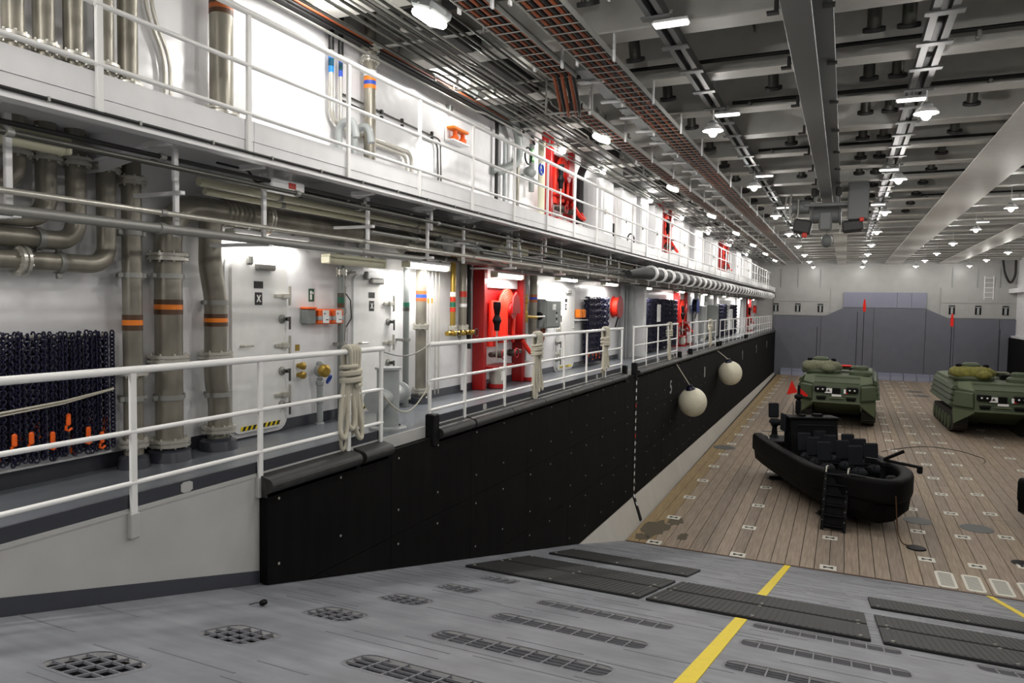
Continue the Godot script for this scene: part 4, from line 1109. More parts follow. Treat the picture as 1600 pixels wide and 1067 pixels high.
func hose_station(z0: float, z1: float, y0: float, label: String, _k: String) -> void:
	var w := z0 - z1
	var h := 2.35
	var t := thing("hose_station", label, "fire hose", V(XW, y0 + DY, z0), "red hose stations")
	for z in [-0.09, -w + 0.09]: part(t, "frame_post", MB.new().cbox(V(0.13, h / 2, z), V(0.24, h, 0.14), 0.012), M.red)
	part(t, "back_plate", MB.new().cbox(V(0.02, 1.42, -w / 2), V(0.03, 1.1, w - 0.3), 0.004), M.red)
	part(t, "header_panel", MB.new().cbox(V(0.1, h - 0.22, -w / 2), V(0.05, 0.36, w - 0.36), 0.008), M.white_trim)
	var ho := MB.new()
	var zc := -w * 0.60
	for k in 7:   # hose flaked over a saddle
		var r := 0.17 + 0.035 * k
		var p := []
		p.append(V(0.24 - 0.012 * k, 0.86, zc + r * 0.9))
		for j in 9:
			var a := PI * j / 8.0
			p.append(V(0.24 - 0.012 * k, 1.5 + sin(a) * r * 1.1, zc + cos(a) * r))
		p.append(V(0.24 - 0.012 * k, 0.86, zc - r * 0.9))
		ho.tube(p, 0.036, 7)
	part(t, "flaked_hose", ho, M.red_hose, "bright red flaked fire hose")
	part(t, "saddle", MB.new().lathe([[0.0, -0.08], [0.16, -0.08], [0.16, 0.08], [0.0, 0.08]], V(0.25, 1.5, zc), Vector3.RIGHT, 18), M.red)
	part(t, "hose_cover", MB.new().prism([Vector2(-0.19, 1.45), Vector2(-0.19, 1.6), Vector2(-0.13, 1.78), Vector2(0, 1.87), Vector2(0.13, 1.78), Vector2(0.19, 1.6), Vector2(0.19, 1.45)], Transform3D(Basis(V(0, 0, -1), Vector3.UP, Vector3.RIGHT), V(0.36, 0, zc)), 0.03), M.red)
	part(t, "back_hose", MB.new().tube([V(0.12, 1.7, -0.62), V(0.14, 1.2, -0.55), V(0.14, 0.8, -0.5)], 0.06, 7).tube([V(0.12, 1.7, -0.74), V(0.14, 1.2, -0.7), V(0.14, 0.8, -0.66)], 0.06, 7), M.red_hose)
	part(t, "shelf", MB.new().cbox(V(0.22, 0.98, -w * 0.6), V(0.36, 0.06, w * 0.62), 0.01).cbox(V(0.2, 0.42, -w * 0.34), V(0.36, 0.05, w * 0.5), 0.01), M.red)
	part(t, "foam_nozzle", MB.new().lathe([[0.05, 0], [0.06, 0.12], [0.09, 0.2], [0.05, 0.3], [0.075, 0.46], [0.075, 0.55], [0.03, 0.56], [0, 0.56]], V(0.33, 1.12, -0.42), Vector3.UP, 12), M.black)
	part(t, "lance", MB.new().rod(V(0.33, 0.5, -0.42), V(0.33, 1.12, -0.42), 0.018, 8), M.steel_bright)
	part(t, "hydrant", MB.new().rod(V(0.26, 0.66, -0.3), V(0.26, 0.66, -w + 0.3), 0.05, 10).lathe([[0.07, 0], [0.07, 0.12], [0.04, 0.14]], V(0.28, 0.66, -0.5), Vector3.RIGHT, 12).lathe([[0.07, 0], [0.07, 0.12], [0.04, 0.14]], V(0.28, 0.66, -1.1), Vector3.RIGHT, 12), M.steel_dark)
	part(t, "hand_wheel", MB.new().tube(circle(V(0.45, 0.66, -0.5), Vector3.RIGHT, 0.09, 14), 0.014, 6, true).tube(circle(V(0.45, 0.66, -1.1), Vector3.RIGHT, 0.09, 14), 0.014, 6, true), M.red)
	part(t, "kit_board", MB.new().cbox(V(0.04, 0.55, -0.5), V(0.02, 0.36, 0.6), 0.004), M.paper)
	part(t, "hose_loop", MB.new().tube(round_path([V(0.3, 0.9, -w + 0.3), V(0.42, 0.62, -w + 0.15), V(0.45, 0.55, -w - 0.25), V(0.3, 0.72, -w - 0.35)], 0.2), 0.05, 8), M.red_hose)
	for k in 2:
		var c := Node3D.new()
		c.name = "foam_can"
		t.add_child(c, true)
		c.position = V(0.28, 0.06, -0.55 if k == 0 else -w - 0.12)
		part(c, "body", MB.new().lathe([[0.15, 0], [0.15, 0.34], [0.13, 0.37], [0, 0.37]], Vector3.ZERO, Vector3.UP, 18), M.steel_bright if k == 0 else M.white_trim)
		part(c, "label", MB.new().cbox(V(0.13, 0.18, 0.0), V(0.05, 0.2, 0.14), 0.02), M.paper)
		part(c, "tray", MB.new().lathe([[0.0, -0.05], [0.19, -0.05], [0.19, 0.03], [0.175, 0.03], [0.175, -0.03], [0, -0.03]], Vector3.ZERO, Vector3.UP, 18), M.red)

# ---- under the upper walkway -----------------------------------------------------------------------------------------------
func build_under_deck() -> void:
	var runs := [[-5.3, 2.31, 0.024, "steel_bright", 4.0, -20.0, "thin bright pipe slung lowest under the upper walkway edge"], [-5.32, 2.18, 0.042, "galv", 4.0, -8.6, "galvanised pipe slung below the thin bright pipe"], [-5.72, 2.72, 0.045, "cream", -5.2, -21.0, "cream pipe close under the upper walkway deck"], [-5.86, 2.66, 0.035, "cream", -5.4, -18.0, "slimmer cream pipe beside the cream pipe under the deck"], [-5.55, 2.6, 0.03, "steel", -7.8, -58.0, "brown steel pipe slung under the deck past the first door"], [-5.42, 2.46, 0.022, "galv", -7.6, -58.0, "narrow galvanised conduit slung past the first door"], [-5.68, 2.38, 0.055, "steel", -8.8, -58.0, "stout steel pipe slung past the second door"], [-5.92, 2.3, 0.045, "steel_dark", -9.2, -58.0, "dark pipe slung near the bulkhead tops"], [-5.48, 2.27, 0.03, "steel", -10.0, -58.0, "steel pipe slung lowest past the bright niche"], [-5.24, 2.52, 0.02, "steel_dark", -9.0, -58.0, "dark conduit slung outermost past the second door"], [-6.05, 2.4, 0.06, "steel", -16.5, -58.0, "wide steel pipe slung past the grey switch box"], [-5.78, 2.5, 0.03, "galv", -11.0, -58.0, "galvanised conduit above the stout steel pipe"], [-5.15, 2.68, 0.022, "steel_dark", -2.0, -58.0, "dark conduit tucked behind the walkway lip"], [-5.3, 2.78, 0.02, "cable_black", 2.0, -58.0, "black cable run under the walkway edge"], [-5.4, 2.74, 0.018, "cable_black", 2.0, -58.0, "second black cable run under the walkway edge"], [-5.6, 2.78, 0.05, "duct_dark", -6.5, -58.0, "thick dark hose run high under the deck"], [-5.98, 2.75, 0.06, "duct_dark", -7.0, -58.0, "thickest dark hose run at the bulkhead under the deck"], [-5.35, 2.4, 0.035, "steel_dark", -10.5, -58.0, "dark pipe slung past the bright niche"], [-5.58, 2.2, 0.03, "steel_dark", -11.5, -58.0, "lowest dark pipe slung past the red hose station"]]
	for r in runs:
		var t := thing("slung_pipe", r[6], "pipe", V(r[0], r[1], r[4]))
		wpart(t, "run", MB.new().rod(V(r[0], r[1], r[4]), V(r[0], r[1], r[5]), r[2], 10), M[r[3]])
		var z: float = minf(r[4], -0.5) - 1.1
		var jm := MB.new()
		while z > maxf(r[5], -34.0) + 0.5:
			jm.lathe([[r[2], -0.03], [r[2] + 0.01, -0.025], [r[2] + 0.01, 0.025], [r[2], 0.03]], V(r[0], r[1], z), V(0, 0, -1), 10)
			z -= 2.84
		if jm.v.size() > 0: wpart(t, "couplings", jm, M.galv, "", "stuff")
	var lip := thing("lip_cable", "black cable clipped along the outer lip of the upper walkway", "cable", V(XR + 0.02, 2.925, 0))
	wpart(lip, "cable", MB.new().rod(V(XR + 0.02, 2.925, 5), V(XR + 0.02, 2.925, -59), 0.014, 8), M.cable_black)
	var cl := MB.new()
	for k in 44: cl.cbox(V(XR + 0.02, 2.925, 1.0 - 0.71 * k), V(0.035, 0.036, 0.02), 0.004)
	wpart(lip, "clips", cl, M.galv, "", "stuff")
	# hangers
	for k in 30:
		var z := -0.4 - 1.42 * k + (0.35 if k % 3 == 1 else 0.0)
		var t := thing("pipe_hanger", "white steel pipe hanger under the upper walkway, number %s from the ramp head" % num_word(k + 1), "hanger", V(-5.4, 2.87, z), "pipe hangers under the upper walkway")
		var low := 2.13 if z > -8.5 else 2.2
		part(t, "drop_bar", MB.new().cbox(V(0, (low - 2.87) / 2, 0), V(0.035, 2.87 - low, 0.05), 0.005), M.white_trim)
		if k % 2 == 0: part(t, "cross_bar", MB.new().cbox(V(-0.35, low - 2.87 + 0.02, 0), V(0.9, 0.035, 0.06), 0.005), M.white_trim)
		else: part(t, "cross_bar", MB.new().cbox(V(-0.2, -0.36, 0.01), V(0.6, 0.035, 0.05), 0.005), M.white_trim)
		if k % 3 == 0: part(t, "second_drop", MB.new().cbox(V(0.13, -0.14, 0.12), V(0.035, 0.28, 0.05), 0.005), M.white_trim)
		part(t, "angle", MB.new().cbox(V(0.14, 0.0, 0.3), V(0.3, 0.05, 0.06), 0.006), M.white_trim)
	var jb := thing("junction_box", "white junction box with a red label under the upper walkway", "box", V(-5.35, 2.7, -5.95))
	part(jb, "case", MB.new().cbox(V(0, 0.06, 0), V(0.16, 0.13, 0.5), 0.015), M.white_trim)
	part(jb, "label", MB.new().cbox(V(0.082, 0.07, -0.05), V(0.004, 0.06, 0.11), 0.001), M.band_red, "red label")
	for z in [-0.1, 0.18]: part(jb, "stalk", MB.new().cbox(V(0, 0.17, z), V(0.03, 0.12, 0.05), 0.004), M.white_trim)
	part(jb, "cable", MB.new().tube(round_path([V(0, 0.08, 0.25), V(-0.02, 0.05, 0.38), V(-0.05, 0.16, 0.42), V(-0.08, 0.17, 0.8)], 0.08), 0.012, 6), M.cable_black)
	var ld := thing("hung_ladder", "short grey ladder hung under the upper walkway above the red hose station", "ladder", V(-5.35, 2.35, -11.6))
	for z in [0.0, -0.45]: part(ld, "stile", MB.new().bar(V(0.0, 0.0, z), V(0.0, 0.5, z + 0.12), 0.03, 0.05), M.white_trim)
	for k in 4: part(ld, "rung", MB.new().rod(V(0, 0.08 + 0.12 * k, 0.02 + 0.03 * k), V(0, 0.08 + 0.12 * k, -0.43 + 0.03 * k), 0.012, 6), M.galv)
	solo("motor_valve", "grey valve actuator on the overhead main past the second door", "valve", MB.new().cbox(V(-5.7, 2.5, -9.95), V(0.22, 0.28, 0.32), 0.06).tube(round_path([V(-5.6, 2.55, -10.1), V(-5.45, 2.5, -10.4), V(-5.4, 2.36, -10.9), V(-5.4, 2.3, -11.3)], 0.2), 0.06, 10), M.box_grey, V(-5.7, 2.4, -9.95))
	# corrugated hose with white rings
	var ho := thing("ringed_hose", "long dark suction hose with white rings slung under the walkway lip", "hose", V(-4.86, 2.47, -18.7))
	wpart(ho, "run", MB.new().tube([V(-5.05, 2.4, -18.2), V(-4.9, 2.45, -18.9), V(-4.86, 2.47, -19.6), V(-4.86, 2.49, -30.0), V(-4.86, 2.5, -57.5)], [0.1, 0.16, 0.165, 0.165, 0.165], 16), M.duct_dark)
	for k in 34:
		var z := -19.75 - 1.1 * k
		wpart(ho, "ring", MB.new().lathe([[0.165, -0.1], [0.215, -0.08], [0.215, 0.08], [0.165, 0.1]], V(-4.86, 2.485, z), V(0, 0, -1), 16), M.white_trim)
		wpart(ho, "ring_edge", MB.new().lathe([[0.165, 0.16], [0.178, 0.17], [0.178, 0.24], [0.165, 0.25]], V(-4.86, 2.485, z), V(0, 0, -1), 14), M.band_brown)

func num_word(n: int) -> String:
	var ones := ["zero", "one", "two", "three", "four", "five", "six", "seven", "eight", "nine", "ten", "eleven", "twelve", "thirteen", "fourteen", "fifteen", "sixteen", "seventeen", "eighteen", "nineteen"]
	if n < 20: return ones[n]
	var tens := ["", "", "twenty", "thirty", "forty", "fifty"]
	return tens[n / 10] + ("-" + ones[n % 10] if n % 10 else "")

# ---- upper bulkhead --------------------------------------------------------------------------------------------------------
func build_upper_wall() -> void:
	var up := Vector3.UP
	var k := 0
	for z in [-3.78, -4.03, -4.29, -4.58]:
		pipe("brown steel riser on the upper walkway, %s of four in a row" % ORD[k], [V(-6.2, UY, z), V(-6.2, 5.6, z)], 0.082, 0, [[V(-6.2, 3.665, z), up]])
		k += 1
	pipe("brown steel riser beside the four on the upper walkway", [V(-6.2, UY, -4.82), V(-6.2, 5.6, -4.82)], 0.088, 0, [[V(-6.2, 3.56, -4.82), up]])
	pipe("wide steel riser with a brown and orange band on the upper walkway", [V(-6.2, UY, -5.95), V(-6.2, 5.6, -5.95)], 0.122, 0, [[V(-6.2, 3.6, -5.95), up]], [], tri_band(V(-6.2, 4.7, -5.95), 0.05, "band_brown", "band_rust"))
	for q in [0.0, 0.07]:
		solo("bent_conduit", "bright thin conduit with a dog-leg bend on the upper bulkhead, %s one" % ("left" if q == 0.0 else "right"), "pipe", MB.new().tube(round_path([V(-6.34, 5.5, -5.05 - q), V(-6.34, 4.4, -5.14 - q), V(-6.34, 4.02, -5.34 - q), V(-6.34, UY, -5.36 - q)], 0.15), 0.02, 8), M.steel_bright, V(-6.34, UY, -5.36 - q))
	k = 0
	for z in [-7.92, -8.12]:
		var t := pipe("bright tube with a %s collar on the upper bulkhead" % ["blue and green", "dark blue and green"][k], [V(-6.3, 5.5, z), V(-6.3, 4.05 - 0.06 * k, z), V(-6.3, 3.94 - 0.06 * k, z - 0.2), V(-6.3, 3.93 - 0.06 * k, -9.9 + 0.14 * k), V(-6.3, UY, -9.95 + 0.14 * k)], 0.034 - 0.008 * k, 0.16, [], [], [[V(-6.3, 4.74, z), up, 0.13, ["band_cyan", "band_blue"][k]], [V(-6.3, 4.74, z), up, 0.05, "band_green"]], "steel_bright")
		wpart(t, "sleeve", MB.new().rod(V(-6.3, 4.9, z), V(-6.3, 5.5, z), 0.038, 8), M.cable_black)
		k += 1
	var a := pipe("tall steel riser with an orange and blue band on the upper bulkhead", [V(-6.2, UY, -8.65), V(-6.2, 5.7, -8.65)], 0.085, 0, [[V(-6.2, 4.98, -8.65), up], [V(-6.2, 5.14, -8.65), up]], [], tri_band(V(-6.2, 4.66, -8.65), 0.055, "band_orange", "band_blue"))
	wpart(a, "white_collar", MB.new().lathe([[0.085, -0.04], [0.089, -0.04], [0.089, 0.04], [0.085, 0.04]], V(-6.2, 4.79, -8.65), up, 16), M.paper)
	for z in [-8.02, -8.36]:
		var g := thing("gooseneck_vent", "white gooseneck vent pipe on the upper walkway, %s" % ("left of the guard rail post" if z > -8.2 else "beside the orange banded riser"), "vent", V(-6.25, UY, z))
		wpart(g, "neck", MB.new().tube(round_path([V(-6.25, UY, z), V(-6.25, 3.95, z), V(-6.0, 4.0, z + 0.02), V(-5.95, 3.75, z + 0.02)], 0.16, 8), 0.05, 12), M.grey_paint)
		wpart(g, "foot", MB.new().lathe([[0.09, 0], [0.09, 0.03], [0.05, 0.04]], V(-6.25, UY, z), up, 12), M.grey_paint)
	for q in [0.0, 0.09]:
		var c := thing("clamped_conduit", "dark clamped conduit across the upper bulkhead, %s one" % ("higher" if q == 0.0 else "lower"), "pipe", V(-6.35, UY, -10.9))
		wpart(c, "tube", MB.new().tube(round_path([V(-6.36, 4.42 - q, -8.25), V(-6.36, 4.36 - q, -10.9 + q), V(-6.36, UY, -10.95 + q)], 0.12), 0.014, 7), M.steel_dark)
		for z in [-9.15, -9.7, -10.6]: wpart(c, "clamp", MB.new().cbox(V(-6.35, 4.4 - q, z), V(0.05, 0.06, 0.05), 0.01), M.cable_black)
	var el := thing("emergency_light", "white and orange twin battery lamp on the upper bulkhead", "lamp", V(XW, 4.42, -11.4))
	part(el, "tray", MB.new().cbox(V(0.1, -0.02, 0), V(0.18, 0.03, 0.62), 0.006).cbox(V(0.02, 0.08, 0), V(0.02, 0.24, 0.62), 0.005), M.white_trim)
	part(el, "cover", MB.new().cbox(V(0.1, 0.2, 0), V(0.16, 0.05, 0.56), 0.015), M.band_orange)
	for z in [-0.16, 0.12]: part(el, "torch", MB.new().lathe([[0.07, 0], [0.07, 0.06], [0.04, 0.09], [0.04, 0.17]], V(0.11, 0.0, z), up, 10), M.orange)
	var jx := thing("socket_box", "tiny grey socket on the bulkhead above the emergency light", "box", V(XW, 4.95, -11.2))
	part(jx, "case", MB.new().cbox(V(0.04, 0, 0), V(0.08, 0.12, 0.1), 0.01), M.box_grey)
	part(jx, "cover", MB.new().cbox(V(0.085, 0, 0), V(0.01, 0.08, 0.07), 0.003), M.steel_dark)
	solo("black_riser", "black cable riser on the upper bulkhead past the emergency light", "cable", MB.new().tube(round_path([V(-6.2, 5.5, -12.4), V(-6.3, 5.25, -12.95), V(-6.3, 4.9, -12.98), V(-6.3, UY, -12.98)], 0.2), 0.04, 8), M.cable_black, V(-6.3, UY, -12.98))
	solo("flexible_duct", "grey flexible duct curving down the upper bulkhead", "duct", MB.new().tube(round_path([V(-6.1, 5.3, -11.6), V(-6.1, 5.28, -13.2), V(-6.15, 5.0, -13.7), V(-6.15, 4.45, -13.7), V(-6.3, 4.2, -13.1), V(-6.38, 4.2, -12.9)], 0.3), 0.09, 12), M.box_grey, V(-6.15, 4.2, -13.6))
	for q in [[-13.35, "grey_paint", 0.04], [-13.6, "white_trim", 0.05], [-14.0, "steel", 0.035]]:
		pipe("%s riser behind the upper valve cluster" % ("grey" if q[1] == "grey_paint" else ("white" if q[1] == "white_trim" else "steel")), [V(-6.3, UY, q[0]), V(-6.3, 4.9, q[0])], q[2], 0, [], [], [], q[1])
	var vc := thing("valve_cluster", "valve cluster with green and blue handles beside the upper red hose station", "valve", V(-6.2, 4.3, -14.4))
	part(vc, "body", MB.new().ball(V(0, 0.1, 0), V(0.14, 0.12, 0.16), 12, 8).rod(V(0, -0.05, -0.4), V(0, -0.05, 0.4), 0.05, 10).rod(V(0, -0.3, -0.1), V(0, 0.7, -0.1), 0.06, 10), M.box_grey)
	part(vc, "green_lever", MB.new().cbox(V(0.1, 0.42, 0.12), V(0.05, 0.26, 0.16), 0.02), mat("lever_green", Color(0.1, 0.5, 0.12), 0.5))
	part(vc, "blue_wheel", MB.new().tube(circle(V(0.14, 0.2, -0.3), Vector3.RIGHT, 0.11, 14), 0.025, 6, true).cbox(V(0.12, 0.2, -0.3), V(0.04, 0.05, 0.2), 0.01), M.blue_wheel)
	part(vc, "black_wheel", MB.new().tube(circle(V(0.14, 0.35, 0.42), Vector3.RIGHT, 0.17, 16), 0.018, 6, true), M.black)
	part(vc, "hose", MB.new().tube(round_path([V(0.05, 0.7, -0.1), V(0.1, 0.9, 0.2), V(0.1, 0.8, 0.6)], 0.2), 0.03, 8), M.cable_black)
	pipe("khaki riser left of the upper red hose station", [V(-6.22, UY, -15.1), V(-6.22, 5.2, -15.1)], 0.08, 0, [], [], [], "cream")
	hose_station(-15.5, -17.1, 3.2, "red hose station on the upper walkway under the bright lamp", "upper")
	pipe("black vent duct right of the upper red hose station", [V(-6.2, UY, -17.65), V(-6.2, 4.9, -17.65), V(-6.1, 5.1, -17.65)], 0.1, 0.1, [], [], [], "duct_dark")
	var wl := thing("white_locker", "white rounded locker past the upper red hose station", "locker", V(XW, UY, -18.9))
	part(wl, "body", MB.new().prism(rounded(0.55, 1.3, 0.2), Transform3D(Basis(Vector3.RIGHT, -PI / 2), V(0.27, 0, 0)), 1.75), M.white)
	part(wl, "door", MB.new().cbox(V(0.555, 0.9, 0), V(0.02, 1.5, 0.8), 0.005), M.white_trim)
	part(wl, "handle", MB.new().cbox(V(0.58, 0.9, 0.3), V(0.03, 0.12, 0.03), 0.008), M.steel_bright)
	var cw := thing("tool_rack", "wall rack with copper tubing past the white rounded locker", "rack", V(XW, 4.0, -20.4))
	part(cw, "board", MB.new().cbox(V(0.03, 0.3, 0), V(0.04, 1.0, 0.8), 0.005), M.white_trim)
	part(cw, "copper_tube", MB.new().tube(round_path([V(0.12, 0.9, 0.3), V(0.14, 0.5, 0.2), V(0.14, 0.0, -0.1), V(0.12, 0.1, -0.35), V(0.1, 0.5, -0.3)], 0.15), 0.03, 8), M.cable_orange)
	part(cw, "tool", MB.new().rod(V(0.1, -0.8, -0.45), V(0.1, 0.0, -0.45), 0.06, 8), M.black)
	for q in [[-21.6, 1.5], [-23.4, 1.0], [-25.4, 1.1], [-30.2, 1.4], [-33.0, 1.8], [-37.5, 1.5], [-46.5, 2.0], [-52.0, 2.4]]:
		var c := thing("upper_cabinet", "white cabinet on the upper bulkhead %s" % {-21.6: "past the copper tubing", -23.4: "with a black ring at its foot", -25.4: "before the second upper hose station", -30.2: "past the second upper hose station", -33.0: "midway along the upper walkway", -37.5: "beyond the middle of the upper walkway", -46.5: "past the last upper hose station", -52.0: "at the far end of the upper walkway"}[q[0]], "cabinet", V(XW, UY, q[0]), "white cabinets of the upper walkway")
		part(c, "body", MB.new().cbox(V(0.2, 0.95, 0), V(0.4, 1.9, q[1]), 0.02), M.white)
		part(c, "door", MB.new().cbox(V(0.405, 0.95, 0), V(0.02, 1.7, q[1] - 0.2), 0.005), M.white_trim)
		part(c, "latch", MB.new().cbox(V(0.43, 0.95, q[1] * 0.3), V(0.03, 0.14, 0.03), 0.008), M.steel_dark)
	hose_station(-26.7, -28.2, 3.2, "second red hose station on the upper walkway", "u2")
	hose_station(-41.2, -43.0, 3.2, "last red hose station on the upper walkway", "u3")
	solo("mooring_ring", "black ring standing on the upper walkway edge", "ring", MB.new().tube(circle(V(-5.12, 3.3, -18.6), V(1, 0, 0.3), 0.16, 18), 0.02, 6, true), M.black, V(-5.12, 3.15, -18.6))
	# cable tray high on the bulkhead
	var tr := thing("bulkhead_cable_tray", "dark cable tray with orange cables high on the upper bulkhead", "cable tray", V(XW, 5.1, -4))
	wpart(tr, "tray", MB.new().span(V(XW, 5.16, 3), V(XW + 0.26, 5.18, -13.4)).span(V(XW + 0.25, 5.1, 3), V(XW + 0.27, 5.24, -13.4)), M.duct_dark)
	for q in 3: wpart(tr, "orange_cable", MB.new().rod(V(XW + 0.29, 5.13 + 0.045 * q, 3), V(XW + 0.29, 5.13 + 0.045 * q, -13.3), 0.018, 6), M.cable_orange if q == 1 else M.cable_black)

# ---- deckhead clutter ------------------------------------------------------------------------------------------------------
func cable_ladder(label: String, x0: float, x1: float, y: float, z0: float, z1: float, cables: Array, tagp: String) -> void:
	var t := thing("cable_ladder", label, "cable tray", V((x0 + x1) / 2, y, z0), "cable ladders under the deckhead")
	for x in [x0, x1]: wpart(t, "side_rail", MB.new().span(V(x - 0.006, y - 0.01, z0), V(x + 0.006, y + 0.07, z1)), M.galv)
	var rung := MB.new().cbox(Vector3.ZERO, V(x1 - x0, 0.012, 0.02), 0.003).mesh()
	var far := MB.new()
	var z := z0 - 0.1
	var n := 0
	while z > z1:
		if n < 110: place(t, "rung", rung, M.galv, Transform3D(Basis(), V(0, 0, z - z0)))
		else: far.box(V((x0 + x1) / 2, y, z), V(x1 - x0, 0.012, 0.02))
		n += 1
		z -= 0.27 if z > -18 else 0.35
	if far.v.size() > 0: wpart(t, "far_rungs", far, M.galv, "", "stuff")
	z = z0 - 0.4
	while z > maxf(z1, -44.0):
		for x in [x0 - 0.02, x1 + 0.02]: wpart(t, "drop_bar", MB.new().span(V(x - 0.012, y - 0.06, z - 0.03), V(x + 0.012, 5.22, z + 0.03)), M.white_trim)
		z -= 2.193
	var k := 0
	for c in cables:
		solo("tray_cable", "%s power cable on the %s, number %s from outboard" % ["orange" if c[2] else "black", tagp, num_word(k + 1)], "cable", MB.new().rod(V(c[0], y + 0.006 + c[1], z0), V(c[0], y + 0.006 + c[1], z1), c[1], 8), M.cable_orange if c[2] else M.cable_black, V(c[0], y, z0))
		k += 1

func build_ceiling_runs() -> void:
	var cs := []
	for i in 6: cs.append([-3.36 + 0.075 * i, 0.03, i % 2 == 0])
	cable_ladder("cable ladder with orange cables running the whole dock, inboard one", -3.42, -2.94, 4.9, 4.0, -58.0, cs, "inboard cable ladder")
	cs = []
	for i in 5: cs.append([-4.0 + 0.07 * i, 0.028, i % 2 == 0])
	cable_ladder("cable ladder with orange cables ending at the drop beside the walkway lamps", -4.05, -3.68, 4.9, 4.0, -10.2, cs, "short cable ladder")
	cs = []
	for i in 5: cs.append([-4.3 + 0.055 * i, 0.024, i % 2 == 0])
	cable_ladder("cable ladder continuing past the drop above the upper walkway rail", -4.35, -4.03, 4.84, -11.4, -58.0, cs, "outboard cable ladder")
	var dl := thing("cable_drop", "bundle of orange and black cables dropping between two cable ladders", "cable", V(-4.0, 4.7, -10.8))
	for i in 6:
		var x := -4.0 + 0.06 * i
		wpart(dl, "cable", MB.new().tube(round_path([V(x, 4.95, -10.1), V(x - 0.02, 4.62 - 0.02 * (i % 3), -10.45), V(x - 0.2, 4.55 - 0.02 * (i % 3), -11.0), V(-4.3 + 0.05 * i, 4.9, -11.5)], 0.3), 0.026, 7), M.cable_orange if i % 2 == 0 else M.cable_black)
	wpart(dl, "frame", MB.new().bar(V(-4.35, 4.55, -10.7), V(-3.6, 4.55, -10.7), 0.04, 0.02).bar(V(-4.35, 4.55, -10.7), V(-4.35, 5.2, -10.7), 0.04, 0.02).bar(V(-3.6, 4.55, -10.7), V(-3.6, 5.2, -10.7), 0.04, 0.02), M.galv)
	# cover plates beside the inboard ladder
	var cp := thing("cable_conduit_cover", "grey covered cable trunk beside the inboard cable ladder", "cable tray", V(-2.7, 4.95, 4))
	for k in 9: wpart(cp, "cover_plate", MB.new().cbox(V(-2.7, 4.97, 3.3 - 1.25 * k), V(0.42, 0.03, 1.2), 0.005), M.track)
	wpart(cp, "edge_angle", MB.new().span(V(-2.49, 4.93, 4), V(-2.47, 5.06, -7.9)), M.white_trim)
	var gd := thing("grey_duct", "pale grey square duct between the two orange cable ladders", "duct", V(-3.57, 4.95, -10.6))
	for k in 12:
		wpart(gd, "section", MB.new().cbox(V(-3.57, 5.04, -11.15 - 2.2 * k), V(0.2, 0.18, 2.1), 0.01), M.grey_paint)
		wpart(gd, "collar", MB.new().cbox(V(-3.57, 5.03, -10.6 - 1.1 * k), V(0.34, 0.05, 0.1), 0.01).cbox(V(-3.57, 4.93, -10.6 - 1.1 * k), V(0.42, 0.03, 0.1), 0.005), M.white_trim)
	# conduits above the upper walkway
	var rng := RandomNumberGenerator.new()
	rng.seed = 3
	for i in 16:
		var x := -6.0 + 0.105 * i
		var y := 4.97 + 0.05 * (i % 4)
		var r := rng.randf_range(0.014, 0.023)
		var z0 := 4.0
		var t := thing("deckhead_conduit", "%s conduit over the upper walkway, number %s from the bulkhead" % [["galvanised", "dark", "dark"][i % 3], num_word(i + 1)], "pipe", V(x, y, z0), "conduits over the upper walkway")
		var p := [V(x, y, z0)]
		var z := -4.0 - rng.randf() * 3.0
		var off := 0.0
		while z > -50:
			p.append(V(x + off, y, z))
			off += rng.randf_range(-0.14, 0.14) if absf(off) < 0.1 else -off
			z -= 0.22
			p.append(V(x + off, y, z))
			z -= rng.randf_range(4, 9)
		p.append(V(x + off, y, -58.0))
		wpart(t, "tube", MB.new().tube(round_path(p, 0.06, 3), r, 7), M[["galv", "steel_dark", "steel_dark"][i % 3]])
	for k in 24:
		var z := 2.3 - 2.193 * k
		var t := thing("conduit_bearer", "grey bearer bar across the conduits over the upper walkway, number %s from the ramp head" % num_word(k + 1), "bracket", V(-5.2, 5.0, z), "conduit bearers")
		part(t, "bar", MB.new().cbox(V(0, 0.14, 0), V(1.9, 0.03, 0.05), 0.005), M.galv)
		for x in [-0.9, 0.9]: part(t, "drop_bar", MB.new().box(V(x, 0.18, 0), V(0.03, 0.12, 0.04)), M.galv)
	# ventilation trunks
	for q in [[-5.5, -6.1, -7.0, "white", "white ventilation duct end over the upper walkway nearest the camera", 0.5], [-5.25, -8.4, -12.3, "duct_dark", "dark ventilation duct over the upper walkway past the white duct", 0.55], [-5.6, -13.0, -18.0, "duct_dark", "dark ventilation duct over the upper hose station", 0.6], [-5.5, -20.0, -32.0, "duct_dark", "long dark ventilation duct over the middle of the upper walkway", 0.6], [-5.5, -33.5, -56.0, "duct_dark", "long dark ventilation duct over the far upper walkway", 0.6], [-5.4, 3.0, -5.4, "duct_dark", "dark ventilation duct over the near end of the upper walkway", 0.6]]:
		var t := thing("ventilation_duct", q[4], "duct", V(q[0], 5.2, q[1]))
		wpart(t, "casing", MB.new().cbox(V(q[0], 5.36, (q[1] + q[2]) / 2), V(q[5], 0.3, absf(q[1] - q[2])), 0.03), M[q[3]])
		for z in [q[1] - 0.03, q[2] + 0.03]: wpart(t, "flange", MB.new().cbox(V(q[0], 5.36, z), V(q[5] + 0.06, 0.35, 0.04), 0.01), M.galv)
